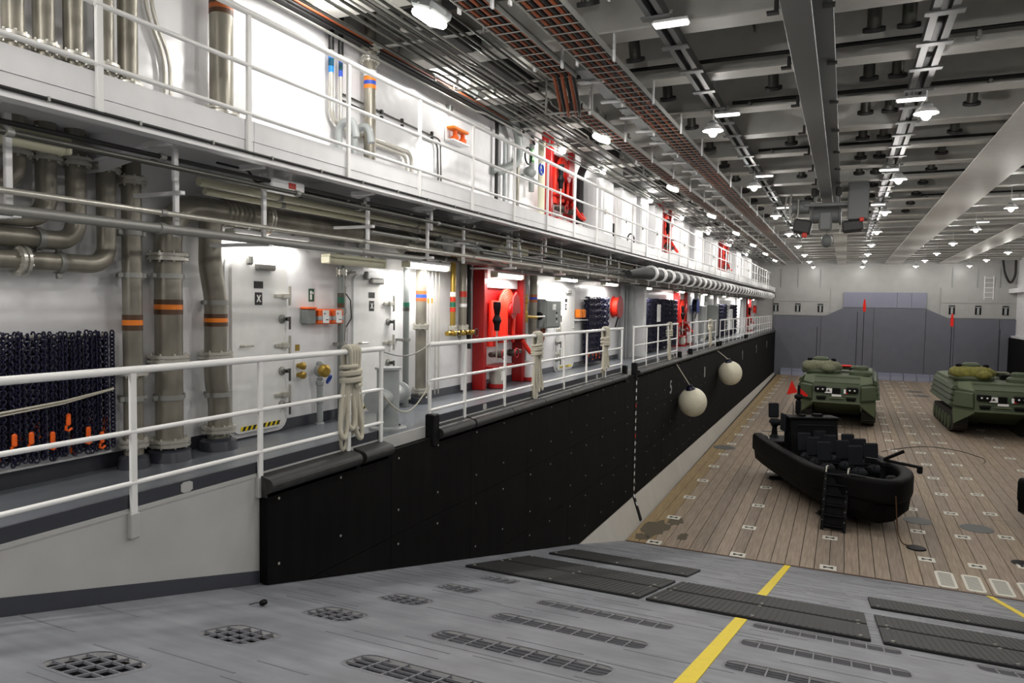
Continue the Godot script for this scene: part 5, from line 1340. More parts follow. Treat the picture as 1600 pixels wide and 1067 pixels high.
	# tracks under the beams
	for q in [[-2.3, -2.08, "outboard"], [0.80, 1.08, "middle"]]:
		var t := thing("cable_track", "grey twin channel track under the beams, %s one" % q[2], "track", V((q[0] + q[1]) / 2, 5.08, 5))
		var w: float = q[1] - q[0]
		for e in 2:
			var xa: float = q[0] if e == 0 else q[1] - w * 0.3
			wpart(t, "channel", MB.new().span(V(xa, 5.06, 5), V(xa + w * 0.3, 5.20, -40)), M.track)
		wpart(t, "slot_backing", MB.new().span(V(q[0] + w * 0.3, 5.17, 5), V(q[1] - w * 0.3, 5.2, -40)), M.black)
		for k in 40: wpart(t, "cross_plate", MB.new().cbox(V((q[0] + q[1]) / 2, 5.055, 4.3 - 1.0965 * k), V(w + 0.14, 0.02, 0.14), 0.004), M.track)
	# overhead crane rail and its hoist
	var cr := thing("crane_rail", "heavy grey crane rail beam down the deckhead", "crane rail", V(-0.6, 4.88, 5))
	wpart(cr, "lower_flange", MB.new().cbox(V(-0.6, 4.9, -11), V(0.32, 0.04, 32), 0.008), M.crane)
	wpart(cr, "web", MB.new().span(V(-0.625, 4.92, 5), V(-0.575, 5.2, -27)), M.crane)
	wpart(cr, "upper_flange", MB.new().cbox(V(-0.5, 5.17, -11), V(0.52, 0.04, 32), 0.008), M.crane)
	for k in 14:
		var z := 3.46 - 2.193 * k
		for s in [-1, 1]: wpart(cr, "beam_clip", MB.new().cbox(V(-0.6 + 0.31 * s, 5.12, z + 0.3), V(0.14, 0.03, 0.1), 0.005).cbox(V(-0.6 + 0.27 * s, 5.2, z + 0.3), V(0.05, 0.16, 0.06), 0.008), M.duct_dark)
	hoist()
	# drain stubs hanging between the beams
	var proto: Node3D = null
	var cnt := 0
	for k in 11:
		var z := -8.55 - 2.193 * k
		for x in [-2.95, -1.2, 0.22, 0.62, 1.9]:
			if x == -1.2 and k % 2: continue
			if x == 1.9 and k < 3: continue
			cnt += 1
			var lab := "dark drain stub hanging below the deckhead plate, number %s" % num_word(cnt)
			if proto == null:
				proto = thing("drain_stub", lab, "pipe", V(x, 5.21, z), "drain stubs between the beams")
				part(proto, "stub", MB.new().tube([V(0, 0.74, 0.3), V(0, 0.3, 0.14), V(0, 0.0, 0)], 0.085, 12), M.steel_dark)
				part(proto, "flange", MB.new().lathe([[0.0, -0.03], [0.14, -0.03], [0.14, 0.02], [0.08, 0.02]], V(0, 0.02, 0.01), V(0, 1, 0.5), 14), M.duct_dark)
			else: copy(proto, V(x, 5.21, z), lab, "drain stubs between the beams")
	# small plates and boxes on the deckhead
	cnt = 0
	for q in [[-1.7, -10.9], [-1.75, -17.4], [-1.35, -17.4], [1.7, -11.2], [1.75, -17.6], [-1.6, -13.2]]:
		cnt += 1
		var t := thing("deckhead_box", "small dark rounded box under the deckhead plate, number %s" % num_word(cnt), "box", V(q[0], 5.84, q[1]), "boxes under the deckhead")
		part(t, "case", MB.new().cbox(V(0, 0.04, 0), V(0.26, 0.14, 0.14), 0.03), M.duct_dark)
		part(t, "gland", MB.new().rod(V(0.13, 0.04, 0), V(0.2, 0.04, 0), 0.02, 6), M.steel_dark)
	# cables slung along some beams
	cnt = 0
	for q in [[-11.8, -6, 9, 5.34], [-14.2, -2, 6, 5.32], [-18.6, -2, 9, 5.33], [-23.0, 1, 9, 5.33], [-27.4, 2, 9, 5.33]]:
		cnt += 1
		var t := thing("beam_cable", "black cable slung along a transverse deckhead beam, number %s" % num_word(cnt), "cable", V(q[1], q[3], q[0] + 0.25), "cables along the beams")
		wpart(t, "cable", MB.new().rod(V(q[1], q[3], q[0] + 0.25), V(q[2], q[3], q[0] + 0.25), 0.03, 6), M.cable_black)
		for x in [q[1] + 0.3, (q[1] + q[2]) * 0.5, q[2] - 0.3]: wpart(t, "clip", MB.new().cbox(V(x, q[3] - 0.04, q[0] + 0.22), V(0.06, 0.14, 0.1), 0.01), M.galv)
	# slim reflector lamps on the cable tracks
	cnt = 0
	for q in [[-2.02, -8.9], [-2.0, -13.4], [-2.0, -19.9], [-2.0, -26.3], [-2.0, -32.8], [0.86, -13.5], [0.86, -20.0], [0.86, -26.4], [4.65, -26.3], [4.65, -32.7]]:
		cnt += 1
		var t := thing("reflector_lamp", "white strip reflector lamp clipped under a deckhead track, number %s" % num_word(cnt), "lamp", V(q[0], 4.98, q[1]), "strip reflector lamps")
		part(t, "reflector", MB.new().hull([V(-0.22, 0, -0.09), V(0.22, 0, -0.09), V(0.22, 0, 0.09), V(-0.22, 0, 0.09), V(-0.2, 0.05, -0.04), V(0.2, 0.05, -0.04), V(0.2, 0.05, 0.04), V(-0.2, 0.05, 0.04)]), M.white_trim)
		part(t, "lens", MB.new().cbox(V(0, -0.012, 0), V(0.4, 0.02, 0.14), 0.005), M.tube_lit)
		part(t, "stem", MB.new().box(V(0, 0.1, 0), V(0.04, 0.12, 0.04)), M.galv)

func hoist() -> void:
	var t := thing("overhead_hoist", "grey electric hoist trolley hanging on the crane rail", "hoist", V(-0.6, 4.2, -23.5))
	part(t, "frame", MB.new().cbox(V(0, 0.42, 0), V(1.2, 0.1, 0.7), 0.02).cbox(V(-0.3, 0.6, 0), V(0.06, 0.4, 0.6), 0.01).cbox(V(0.3, 0.6, 0), V(0.06, 0.4, 0.6), 0.01), M.crane)
	for s in [-1, 1]: part(t, "wheel_box", MB.new().cbox(V(0.33 * s, 0.78, 0.2), V(0.16, 0.26, 0.3), 0.03), M.duct_dark)
	part(t, "drum", MB.new().lathe([[0.0, -0.42], [0.28, -0.42], [0.28, -0.36], [0.22, -0.34], [0.22, 0.34], [0.28, 0.36], [0.28, 0.42], [0, 0.42]], V(0.0, 0.12, 0.1), Vector3.RIGHT, 20), M.track)
	part(t, "motor", MB.new().lathe([[0.0, 0], [0.2, 0.02], [0.2, 0.5], [0, 0.52]], V(-0.95, 0.4, 0.1), Vector3.RIGHT, 16), M.crane)
	part(t, "control_cabinet", MB.new().cbox(V(0.85, 0.5, 0.25), V(0.55, 1.1, 0.5), 0.03), M.track)
	part(t, "hook_block", MB.new().cbox(V(0.0, -0.05, 0.25), V(0.36, 0.55, 0.22), 0.05), M.crane)
	part(t, "left_skirt", MB.new().cbox(V(-0.62, -0.2, 0.2), V(0.5, 0.4, 0.5), 0.05, Basis(Vector3.BACK, -0.2)), M.duct_dark)
	part(t, "right_skirt", MB.new().cbox(V(0.72, -0.22, 0.2), V(0.55, 0.32, 0.5), 0.05, Basis(Vector3.BACK, 0.1)), M.duct_dark)
	part(t, "bumper", MB.new().cbox(V(0.95, -0.06, 0.52), V(0.12, 0.12, 0.06), 0.02), M.band_red, "red bumper")
	part(t, "red_lamp", MB.new().cbox(V(-0.55, -0.46, 0.4), V(0.14, 0.14, 0.1), 0.02), M.band_red, "red bumper")
	part(t, "cable_loops", MB.new().tube(round_path([V(-0.95, 0.75, 0.3), V(-1.0, 0.3, 0.35), V(-0.9, -0.1, 0.35), V(-0.75, 0.1, 0.35), V(-0.75, 0.6, 0.3)], 0.2), 0.03, 7).tube(round_path([V(-1.08, 0.7, 0.3), V(-1.12, 0.2, 0.35), V(-1.0, -0.05, 0.35), V(-0.85, 0.2, 0.35)], 0.2), 0.025, 7), M.galv)
	part(t, "hook", MB.new().ball(V(0.05, -0.62, 0.2), V(0.16, 0.2, 0.16), 12, 8), M.track)
	part(t, "rope_fall", MB.new().rod(V(0.05, -0.55, 0.2), V(0.05, 0.0, 0.2), 0.02, 6), M.steel_dark)

# ---- black fendering on the dock side --------------------------------------------------------------------------------------
func build_dock_side() -> void:
	var w := snode("wall_fendering", "black rubber fender sheets bolted on the dock side")
	var yz := Transform3D(Basis(Vector3.BACK, Vector3.UP, V(-1, 0, 0)), V(XR + 0.1, 0, 0))
	var above := PackedVector2Array([Vector2(1, ramp_y(1) + 0.012), Vector2(-17, ramp_y(-17) + 0.012), Vector2(-70, ramp_y(-17)), Vector2(-70, 2), Vector2(1, 2)])
	var bolts := MB.new()
	for k in 27:
		var za := -5.24 - 2.08 * k
		var zb := maxf(za - 2.072, ZF + 0.3)
		if za < ZF + 0.5: break
		for row in [[-0.2, -1.26], [-1.266, -2.34], [-2.346, -3.42]]:
			for q in Geometry2D.intersect_polygons(above, PackedVector2Array([Vector2(za, row[0]), Vector2(zb, row[0]), Vector2(zb, row[1]), Vector2(za, row[1])])):
				wpart(w, "fender_sheet", MB.new().prism(Array(q), yz, 0.1), M.rubber)
			if k < 12:
				for bz in [za - 0.15, za - 1.1]:
					for by in [row[0] - 0.12, row[1] + 0.3]:
						if by > ramp_y(bz) + 0.08: bolts.lathe([[0.014, 0], [0.014, 0.006], [0, 0.008]], V(XR + 0.1, by, bz), Vector3.RIGHT, 6)
	wpart(w, "bolts", bolts, M.steel_bright, "", "stuff")
	# rolled top edge, in lengths
	var prof := [Vector2(0.0, -0.28), Vector2(0.0, -0.07)]
	for j in 9:
		var a := PI / 2 - PI * 0.9 * j / 8.0
		prof.append(Vector2(0.115 + cos(a) * 0.075, -0.165 + sin(a) * 0.07))
	prof.append(Vector2(0.1, -0.25)); prof.append(Vector2(0.1, -0.28))
	var zr := -5.2
	var stops := [[-5.22, -6.62], [-6.7, -7.25], [-8.42, -9.35], [-9.4, -10.7]]
	var z := -10.72
	while z > -17.0:
		stops.append([z, maxf(z - 1.36, -17.55)])
		z -= 1.38
	z = -18.75
	while z > ZF + 1.6:
		stops.append([z, z - 2.74])
		z -= 2.76
	for s in stops:
		wpart(w, "rolled_edge", MB.new().prism(prof, Transform3D(Basis(), V(XR, 0, s[1])), s[0] - s[1]), M.rubber_roll)
	# black shoes at the rail gaps
	for q in [-8.33, -17.62, -18.6, -24.3, -26.2, -32.3, -33.0, -41.9, -42.5]:
		wpart(w, "corner_shoe", MB.new().cbox(V(XR + 0.06, -0.1, q), V(0.14, 0.42, 0.16), 0.015), M.black)
	# pale sloped foot of the wall
	struct("trim_3", MB.new().prism([Vector2(XR, -3.42), Vector2(XR + 0.1, -3.44), Vector2(-4.63, -4.25), Vector2(XR, -4.4)], Transform3D(Basis(), V(0, 0, ZF)), absf(ZF) - 13.6), M.pale_strip, "pale sloped foot of the dock side above the timber floor")
	# draught scale
	var d := thing("draught_scale", "black vertical draught scale strip with white dashes on the fendering", "scale", V(XR + 0.11, -4.0, -18.65))
	wpart(d, "strip", MB.new().span(V(XR + 0.1, -3.42, -18.58), V(XR + 0.108, -0.3, -18.74)).hull([V(XR + 0.1, -3.44, -18.58), V(XR + 0.1, -3.44, -18.74), V(-4.70, -4.06, -18.74), V(-4.70, -4.06, -18.58), V(XR + 0.12, -3.42, -18.58), V(XR + 0.12, -3.42, -18.74), V(-4.67, -4.04, -18.74), V(-4.67, -4.04, -18.58)]), M.black)
	for k in 17:
		var y := -0.42 - 0.2 * k
		if y < -3.4:
			var s := (-3.44 - y) / 0.62
			wpart(d, "dash", MB.new().cbox(V(lerpf(XR + 0.125, -4.66, s), y, -18.66), V(0.02, 0.1, 0.07), 0.002, Basis(Vector3.BACK, 0.42)), M.paper)
		else: wpart(d, "dash", MB.new().cbox(V(XR + 0.11, y, -18.66), V(0.006, 0.1, 0.07), 0.001), M.band_red if k in [7, 3] else M.paper)
	# painted frame numbers
	var zz := [-22.9, -29.0, -40.6, -47.4, -54.0]
	for i in zz.size():
		var tm := TextMesh.new()
		tm.text = ["5", "8", "1", "1", "1"][i]; tm.font_size = 32; tm.pixel_size = 0.018 if i < 2 else 0.022; tm.depth = 0.006
		var sf := SystemFont.new()
		sf.font_names = PackedStringArray(["Droid Sans"])
		sf.font_weight = 700
		tm.font = sf
		var o := MeshInstance3D.new()
		o.name = "painted_number"; o.mesh = tm; o.material_override = M.grey_paint
		w.add_child(o, true)
		o.transform = Transform3D(Basis(Vector3.UP, PI / 2), V(XR + 0.105, -0.95, zz[i]))
	# ball fenders
	for q in [[-23.85, 0.46, "nearer white ball fender hanging on a rope against the black fendering"], [-32.1, 0.5, "farther white ball fender hanging on a rope against the black fendering"]]:
		var r: float = q[1]
		var yb := -1.52 if q[0] > -30 else -1.22
		var c := V(XR + 0.12 + r, yb, q[0] - 0.2)
		var t := thing("ball_fender", q[2], "fender", c, "white ball fenders")
		part(t, "ball", MB.new().ball(Vector3.ZERO, V(r, r * 1.04, r), 28, 18), M.fender_ball)
		part(t, "neck", MB.new().lathe([[0.17, 0], [0.12, 0.07], [0.09, 0.1], [0.09, 0.16], [0, 0.17]], V(-0.06, r * 0.92, 0.1), V(-0.15, 1, 0.25), 14), M.navy)
		part(t, "rope", MB.new().tube([V(-0.08, r + 0.1, 0.14), V(-r - 0.05, -0.22 - yb, 0.4), V(-r - 0.12, 0.06 - yb, 0.48)], 0.018, 6), M.rope)

# ---- assault boats ---------------------------------------------------------------------------------------------------------
const BZ := [0.0, 1.0, 2.4, 3.8, 5.1, 5.75, 6.3, 6.65, 6.88, 6.95]
const BH := [1.22, 1.32, 1.38, 1.40, 1.38, 1.16, 0.82, 0.52, 0.24, 0.0]

func boat_half(z: float) -> float:
	for i in BZ.size() - 1:
		if z <= BZ[i + 1]: return lerpf(BH[i], BH[i + 1], (z - BZ[i]) / (BZ[i + 1] - BZ[i]))
	return 0.0

func make_boat(label: String, at: Vector3, turn: float) -> Node3D:
	var t := thing("assault_boat", label, "boat", at, "black assault boats", turn)
	# collar swept round the gunwale
	var path := []
	for i in BZ.size(): path.append(V(-BH[i], 0, BZ[i]))
	for i in range(BZ.size() - 2, -1, -1): path.append(V(BH[i], 0, BZ[i]))
	path = round_path(path, 0.4, 4)
	var sec := []
	for p in rounded(0.34, 0.6, 0.11, 3): sec.append(p)
	var rows := []
	for i in path.size():
		var tg: Vector3 = (path[mini(i + 1, path.size() - 1)] - path[maxi(i - 1, 0)]).normalized()
		var out := V(-tg.z, 0, tg.x)
		var row := PackedVector3Array()
		var sheer: float = 1.06 + 0.04 * pow(path[i].z / 7.0, 2.0)
		for q in sec: row.append(path[i] + out * (q.x - 0.17) + V(0, sheer + q.y, 0))
		rows.append(row)
	rows.reverse()
	var cb := MB.new().grid(rows, true)
	for e in [rows[0], rows[rows.size() - 1]]:
		for k in range(1, e.size() - 1): cb.tri(e[0], e[k], e[k + 1])
	part(t, "collar", cb, M.boat)
	for z in [6.35]: part(t, "collar_joint", MB.new().box(V(-0.62, 1.14, 6.42), V(0.02, 0.53, 0.36), Basis(Vector3.UP, 0.85)), M.boat_deck)
	# hull panels under the collar
	var hb := MB.new()
	var keel := [0.26, 0.22, 0.18, 0.15, 0.13, 0.13, 0.16, 0.28, 0.6, 0.95]
	for s in [-1.0, 1.0]:
		var side := []
		var bot := []
		for i in BZ.size():
			var zz: float = BZ[i] if i < 7 else BZ[i] - 0.12 * (i - 6)
			var g: float = maxf(BH[i] - 0.02, 0.01)
			var c: float = maxf(BH[i] * 0.93 - 0.02, 0.0)
			side.append(PackedVector3Array([V(s * c, 0.5 + 0.04 * i / 9.0 if i < 8 else 0.85, zz), V(s * g, 1.15, BZ[i])]))
			bot.append(PackedVector3Array([V(0, keel[i], zz), V(s * c * 0.5, keel[i] * 0.6 + 0.13 if i < 8 else 0.85, zz), V(s * c, 0.5 + 0.04 * i / 9.0 if i < 8 else 0.85, zz)]))
		if s > 0:
			side.reverse(); bot.reverse()
		hb.grid(side); hb.grid(bot)
	hb.hull([V(-0.95, 0.62, 0), V(0.95, 0.62, 0), V(1.1, 1.2, 0), V(-1.1, 1.2, 0), V(-0.95, 0.62, 0.05), V(0.95, 0.62, 0.05), V(1.1, 1.2, 0.05), V(-1.1, 1.2, 0.05)])
	hb.tri(V(-0.95, 0.62, 0), V(0, 0.3, 0), V(0.95, 0.62, 0))
	part(t, "hull", hb, M.boat)
	# sole
	var so := MB.new()
	var rs := []
	for i in 8: rs.append(PackedVector3Array([V(BH[i] - 0.28, 0.72, BZ[i]), V(-BH[i] + 0.28, 0.72, BZ[i])]))
	so.grid(rs)
	part(t, "sole", so, M.boat_deck)
	part(t, "bow_deck", MB.new().hull([V(-0.75, 1.0, 6.1), V(0.75, 1.0, 6.1), V(0.3, 1.0, 6.72), V(-0.3, 1.0, 6.72), V(-0.75, 1.03, 6.1), V(0.75, 1.03, 6.1), V(0.3, 1.03, 6.72), V(-0.3, 1.03, 6.72)]), M.boat_deck)
	# stern platform with rail
	part(t, "stern_deck", MB.new().cbox(V(0, 1.26, 0.62), V(2.0, 0.06, 1.15), 0.015), M.boat_seat)
	part(t, "stern_rail", MB.new().tube(round_path([V(-1.05, 1.3, 1.1), V(-1.05, 1.42, 1.1), V(-1.05, 1.44, 0.05), V(1.05, 1.44, 0.05), V(1.05, 1.42, 1.1), V(1.05, 1.3, 1.1)], 0.12), 0.02, 7), M.steel_bright)
	for x in [-0.55, 0.55]: part(t, "engine_box", MB.new().cbox(V(x, 1.0, 0.75), V(0.6, 0.5, 0.9), 0.05), M.boat_deck)
	# console and mast
	var cn := part(t, "console", MB.new().hull([V(-0.72, 0.72, 1.55), V(0.72, 0.72, 1.55), V(0.72, 0.72, 2.3), V(-0.72, 0.72, 2.3), V(-0.72, 2.15, 1.55), V(0.72, 2.15, 1.55), V(0.72, 2.15, 2.05), V(-0.72, 2.15, 2.05)]), M.boat_deck)
	part(cn, "dash_top", MB.new().cbox(V(0, 2.19, 1.82), V(1.55, 0.07, 0.62), 0.025), M.boat)
	part(cn, "grab_rail", MB.new().tube(round_path([V(-0.55, 1.9, 2.14), V(-0.55, 2.0, 2.24), V(0.55, 2.0, 2.24), V(0.55, 1.9, 2.14)], 0.1), 0.018, 7), M.boat_seat)
	part(cn, "instrument", MB.new().cbox(V(0.2, 2.26, 1.8), V(0.3, 0.08, 0.2), 0.02).cbox(V(-0.3, 2.25, 1.85), V(0.2, 0.06, 0.16), 0.02), M.boat)
	part(cn, "side_screen", MB.new().cbox(V(-0.82, 2.0, 1.7), V(0.06, 0.55, 0.4), 0.02), M.boat_seat)
	var ms := part(t, "mast", MB.new().rod(V(-0.25, 1.2, 1.4), V(-0.25, 3.15, 1.4), 0.045, 8).cbox(V(-0.25, 2.45, 1.4), V(0.16, 0.5, 0.16), 0.05).cbox(V(-0.25, 1.9, 1.38), V(0.3, 0.4, 0.25), 0.06), M.black)
	part(ms, "radar_dome", MB.new().ball(V(-0.25, 2.78, 1.4), V(0.14, 0.1, 0.14), 12, 8), M.black)
	part(ms, "whip", MB.new().rod(V(-0.4, 2.0, 1.4), V(-0.42, 2.6, 1.4), 0.01, 5), M.black)
	part(ms, "left_pennant", MB.new().hull([V(-0.3, 2.92, 1.42), V(-0.65, 2.85, 1.44), V(-0.6, 3.05, 1.46), V(-0.5, 3.3, 1.43), V(-0.3, 2.92, 1.44), V(-0.65, 2.85, 1.46), V(-0.6, 3.05, 1.48), V(-0.5, 3.3, 1.45)]), M.flag, "red pennant")
	part(ms, "right_pennant", MB.new().hull([V(-0.2, 3.0, 1.38), V(0.06, 2.82, 1.38), V(0.0, 2.78, 1.36), V(-0.2, 2.85, 1.38), V(-0.2, 3.05, 1.4), V(0.06, 2.82, 1.4), V(0.0, 2.78, 1.38), V(-0.2, 2.85, 1.4)]), M.flag, "red pennant")
	# seats
	var spots := [[-0.55, 2.95], [-0.55, 3.65], [-0.55, 4.4], [0.1, 2.5], [0.1, 3.25], [0.1, 4.1], [0.1, 4.9], [0.72, 3.05], [0.72, 3.8], [0.72, 4.5]]
	for s in spots:
		var st := Node3D.new()
		st.name = "crew_seat"
		t.add_child(st, true)
		st.position = V(s[0], 0.72, s[1])
		part(st, "pedestal", MB.new().cbox(V(0, 0.18, 0), V(0.22, 0.36, 0.34), 0.03), M.boat_deck)
		part(st, "saddle", MB.new().ball(V(0, 0.44, 0.05), V(0.19, 0.15, 0.28), 12, 8), M.boat_seat)
		part(st, "backrest", MB.new().cbox(V(0, 0.85, -0.22), V(0.38, 0.56, 0.1), 0.035, Basis(Vector3.RIGHT, -0.12)), M.boat_seat)
		part(st, "hand_hold", MB.new().tube([V(-0.16, 0.5, 0.3), V(-0.16, 0.64, 0.34), V(0.16, 0.64, 0.34), V(0.16, 0.5, 0.3)], 0.014, 6), M.black)
	var hs := Node3D.new()
	hs.name = "stern_seat"
	t.add_child(hs, true)
	hs.position = V(-0.62, 1.29, 0.38)
	part(hs, "pedestal", MB.new().lathe([[0.16, 0], [0.1, 0.1], [0.08, 0.34], [0.14, 0.42]], Vector3.ZERO, Vector3.UP, 12), M.black)
	part(hs, "cushion", MB.new().cbox(V(0, 0.52, 0.06), V(0.34, 0.2, 0.4), 0.07), M.boat_seat)
	part(hs, "backrest", MB.new().cbox(V(0, 0.88, -0.14), V(0.34, 0.5, 0.1), 0.035, Basis(Vector3.RIGHT, -0.1)), M.boat_seat)
	# stowed gear and gun mount
	part(t, "stowed_bag", MB.new().ball(V(0.98, 1.42, 3.2), V(0.17, 0.11, 0.26), 10, 6).ball(V(1.0, 1.4, 3.65), V(0.14, 0.1, 0.2), 10, 6), M.olive_net, "grey green bag on the far gunwale")
	var gm := part(t, "gun_mount", MB.new().lathe([[0.14, 0], [0.08, 0.1], [0.06, 0.55], [0.1, 0.62]], V(0.3, 0.95, 5.8), Vector3.UP, 12).cbox(V(0.3, 1.6, 5.8), V(0.16, 0.14, 0.4), 0.03), M.black)
	part(gm, "gun_barrel", MB.new().rod(V(0.35, 1.68, 5.7), V(0.98, 1.62, 6.3), 0.04, 8).cbox(V(0.98, 1.56, 6.3), V(0.12, 0.2, 0.12), 0.03), M.black)
	part(gm, "gun_stock", MB.new().bar(V(0.3, 1.62, 5.7), V(0.15, 1.58, 5.2), 0.06, 0.12), M.black)
	part(gm, "shield_arm", MB.new().bar(V(0.34, 1.72, 5.8), V(0.85, 1.92, 5.75), 0.05, 0.08), M.black)
	for x in [-0.7, 0.75]: part(t, "gear_bag", MB.new().ball(V(x, 1.0, 5.4), V(0.22, 0.2, 0.24), 10, 7), M.boat_deck)
	return t

func build_boats() -> void:
	var o := V(-1.58, floor_y(-23) + 0.02, -26.3)
	make_boat("black assault boat with rows of seats and a ladder at its side", o, deg_to_rad(24))
	make_boat("black assault boat of which only the stern corner shows at the picture edge", V(4.75, floor_y(-22) + 0.02, -23.2), deg_to_rad(62))
	for k in 2:
		var b := thing("boat_cradle", ["steel cradle under the stern of the black boat", "steel cradle under the bow of the black boat"][k], "cradle", V(-1.58, 0, -26.3) + V(sin(deg_to_rad(24)), 0, cos(deg_to_rad(24))) * (1.0 if k == 0 else 4.9) + V(0, floor_y(-25.0 if k == 0 else -22.0), 0), "boat cradles", deg_to_rad(24))
		part(b, "base_beam", MB.new().cbox(V(0, 0.05, 0), V(1.9, 0.1, 0.14), 0.01), M.black)
		for s in [-1, 1]:
			part(b, "pad_post", MB.new().bar(V(0.62 * s, 0.1, 0), V(0.7 * s, 0.44, 0), 0.08, 0.08), M.black)
			part(b, "foot", MB.new().cbox(V(0.9 * s, 0.01, 0), V(0.16, 0.03, 0.3), 0.005), M.steel_dark)
	# boarding ladder leaning on the collar
	var l := thing("boarding_ladder", "black boarding ladder leaning against the side of the boat", "ladder", V(-0.08, floor_y(-20.05), -20.05), "", deg_to_rad(-8))
	for x in [-0.26, 0.26]: part(l, "stile", MB.new().bar(V(x, 0.0, 0), V(x, 1.52, -0.42), 0.05, 0.08), M.black)
	for k in 6: part(l, "tread", MB.new().cbox(V(0, 0.14 + 0.25 * k, -0.039 - 0.069 * k), V(0.5, 0.03, 0.2), 0.008), M.boat_seat if k == 5 else M.black)
	part(l, "riser_panel", MB.new().bar(V(0, 0.04, -0.05), V(0, 1.5, -0.45), 0.5, 0.015, Vector3.BACK), M.boat_deck)
	for k in 5:
		for x in [-0.26, 0.26]: part(l, "stud", MB.new().ball(V(x, 0.26 + 0.25 * k, -0.02 - 0.069 * k), V(0.012, 0.012, 0.012), 6, 4), M.steel_bright)
	for x in [-0.26, 0.26]: part(l, "hook", MB.new().tube([V(x, 1.42, -0.36), V(x, 1.56, -0.42), V(x, 1.54, -0.6), V(x, 1.44, -0.66)], 0.022, 6), M.steel_bright)
	solo("floor_cable", "thin black cable lying in a curve on the timber floor before the vehicles", "cable", MB.new().tube(round_path([V(1.5, floor_y(-31.5) + 0.012, -31.5), V(2.2, floor_y(-32.6) + 0.012, -32.6), V(3.2, floor_y(-33.6) + 0.012, -33.6), V(4.3, floor_y(-33.2) + 0.012, -33.2), V(5.0, floor_y(-31.8) + 0.012, -31.8), V(4.8, floor_y(-31.0) + 0.012, -31.0)], 0.8), 0.014, 6), M.cable_black, V(3.2, floor_y(-33), -33))
	var ml := thing("bow_line", "dark line hanging from the boat bow down to a round floor pad", "rope", V(1.7, floor_y(-19.55), -19.55))
	wpart(ml, "line", MB.new().tube(round_path([V(1.30, -2.95, -19.92), V(1.36, -3.8, -19.85), V(1.45, floor_y(-19.7) + 0.03, -19.7), V(1.62, floor_y(-19.6) + 0.03, -19.58)], 0.25), 0.016, 6), M.band_brown)
	wpart(ml, "pad", MB.new().lathe([[0.22, 0.0], [0.2, 0.025], [0, 0.03]], V(1.75, floor_y(-19.55) + 0.004, -19.55), Vector3.UP, 18), M.black)

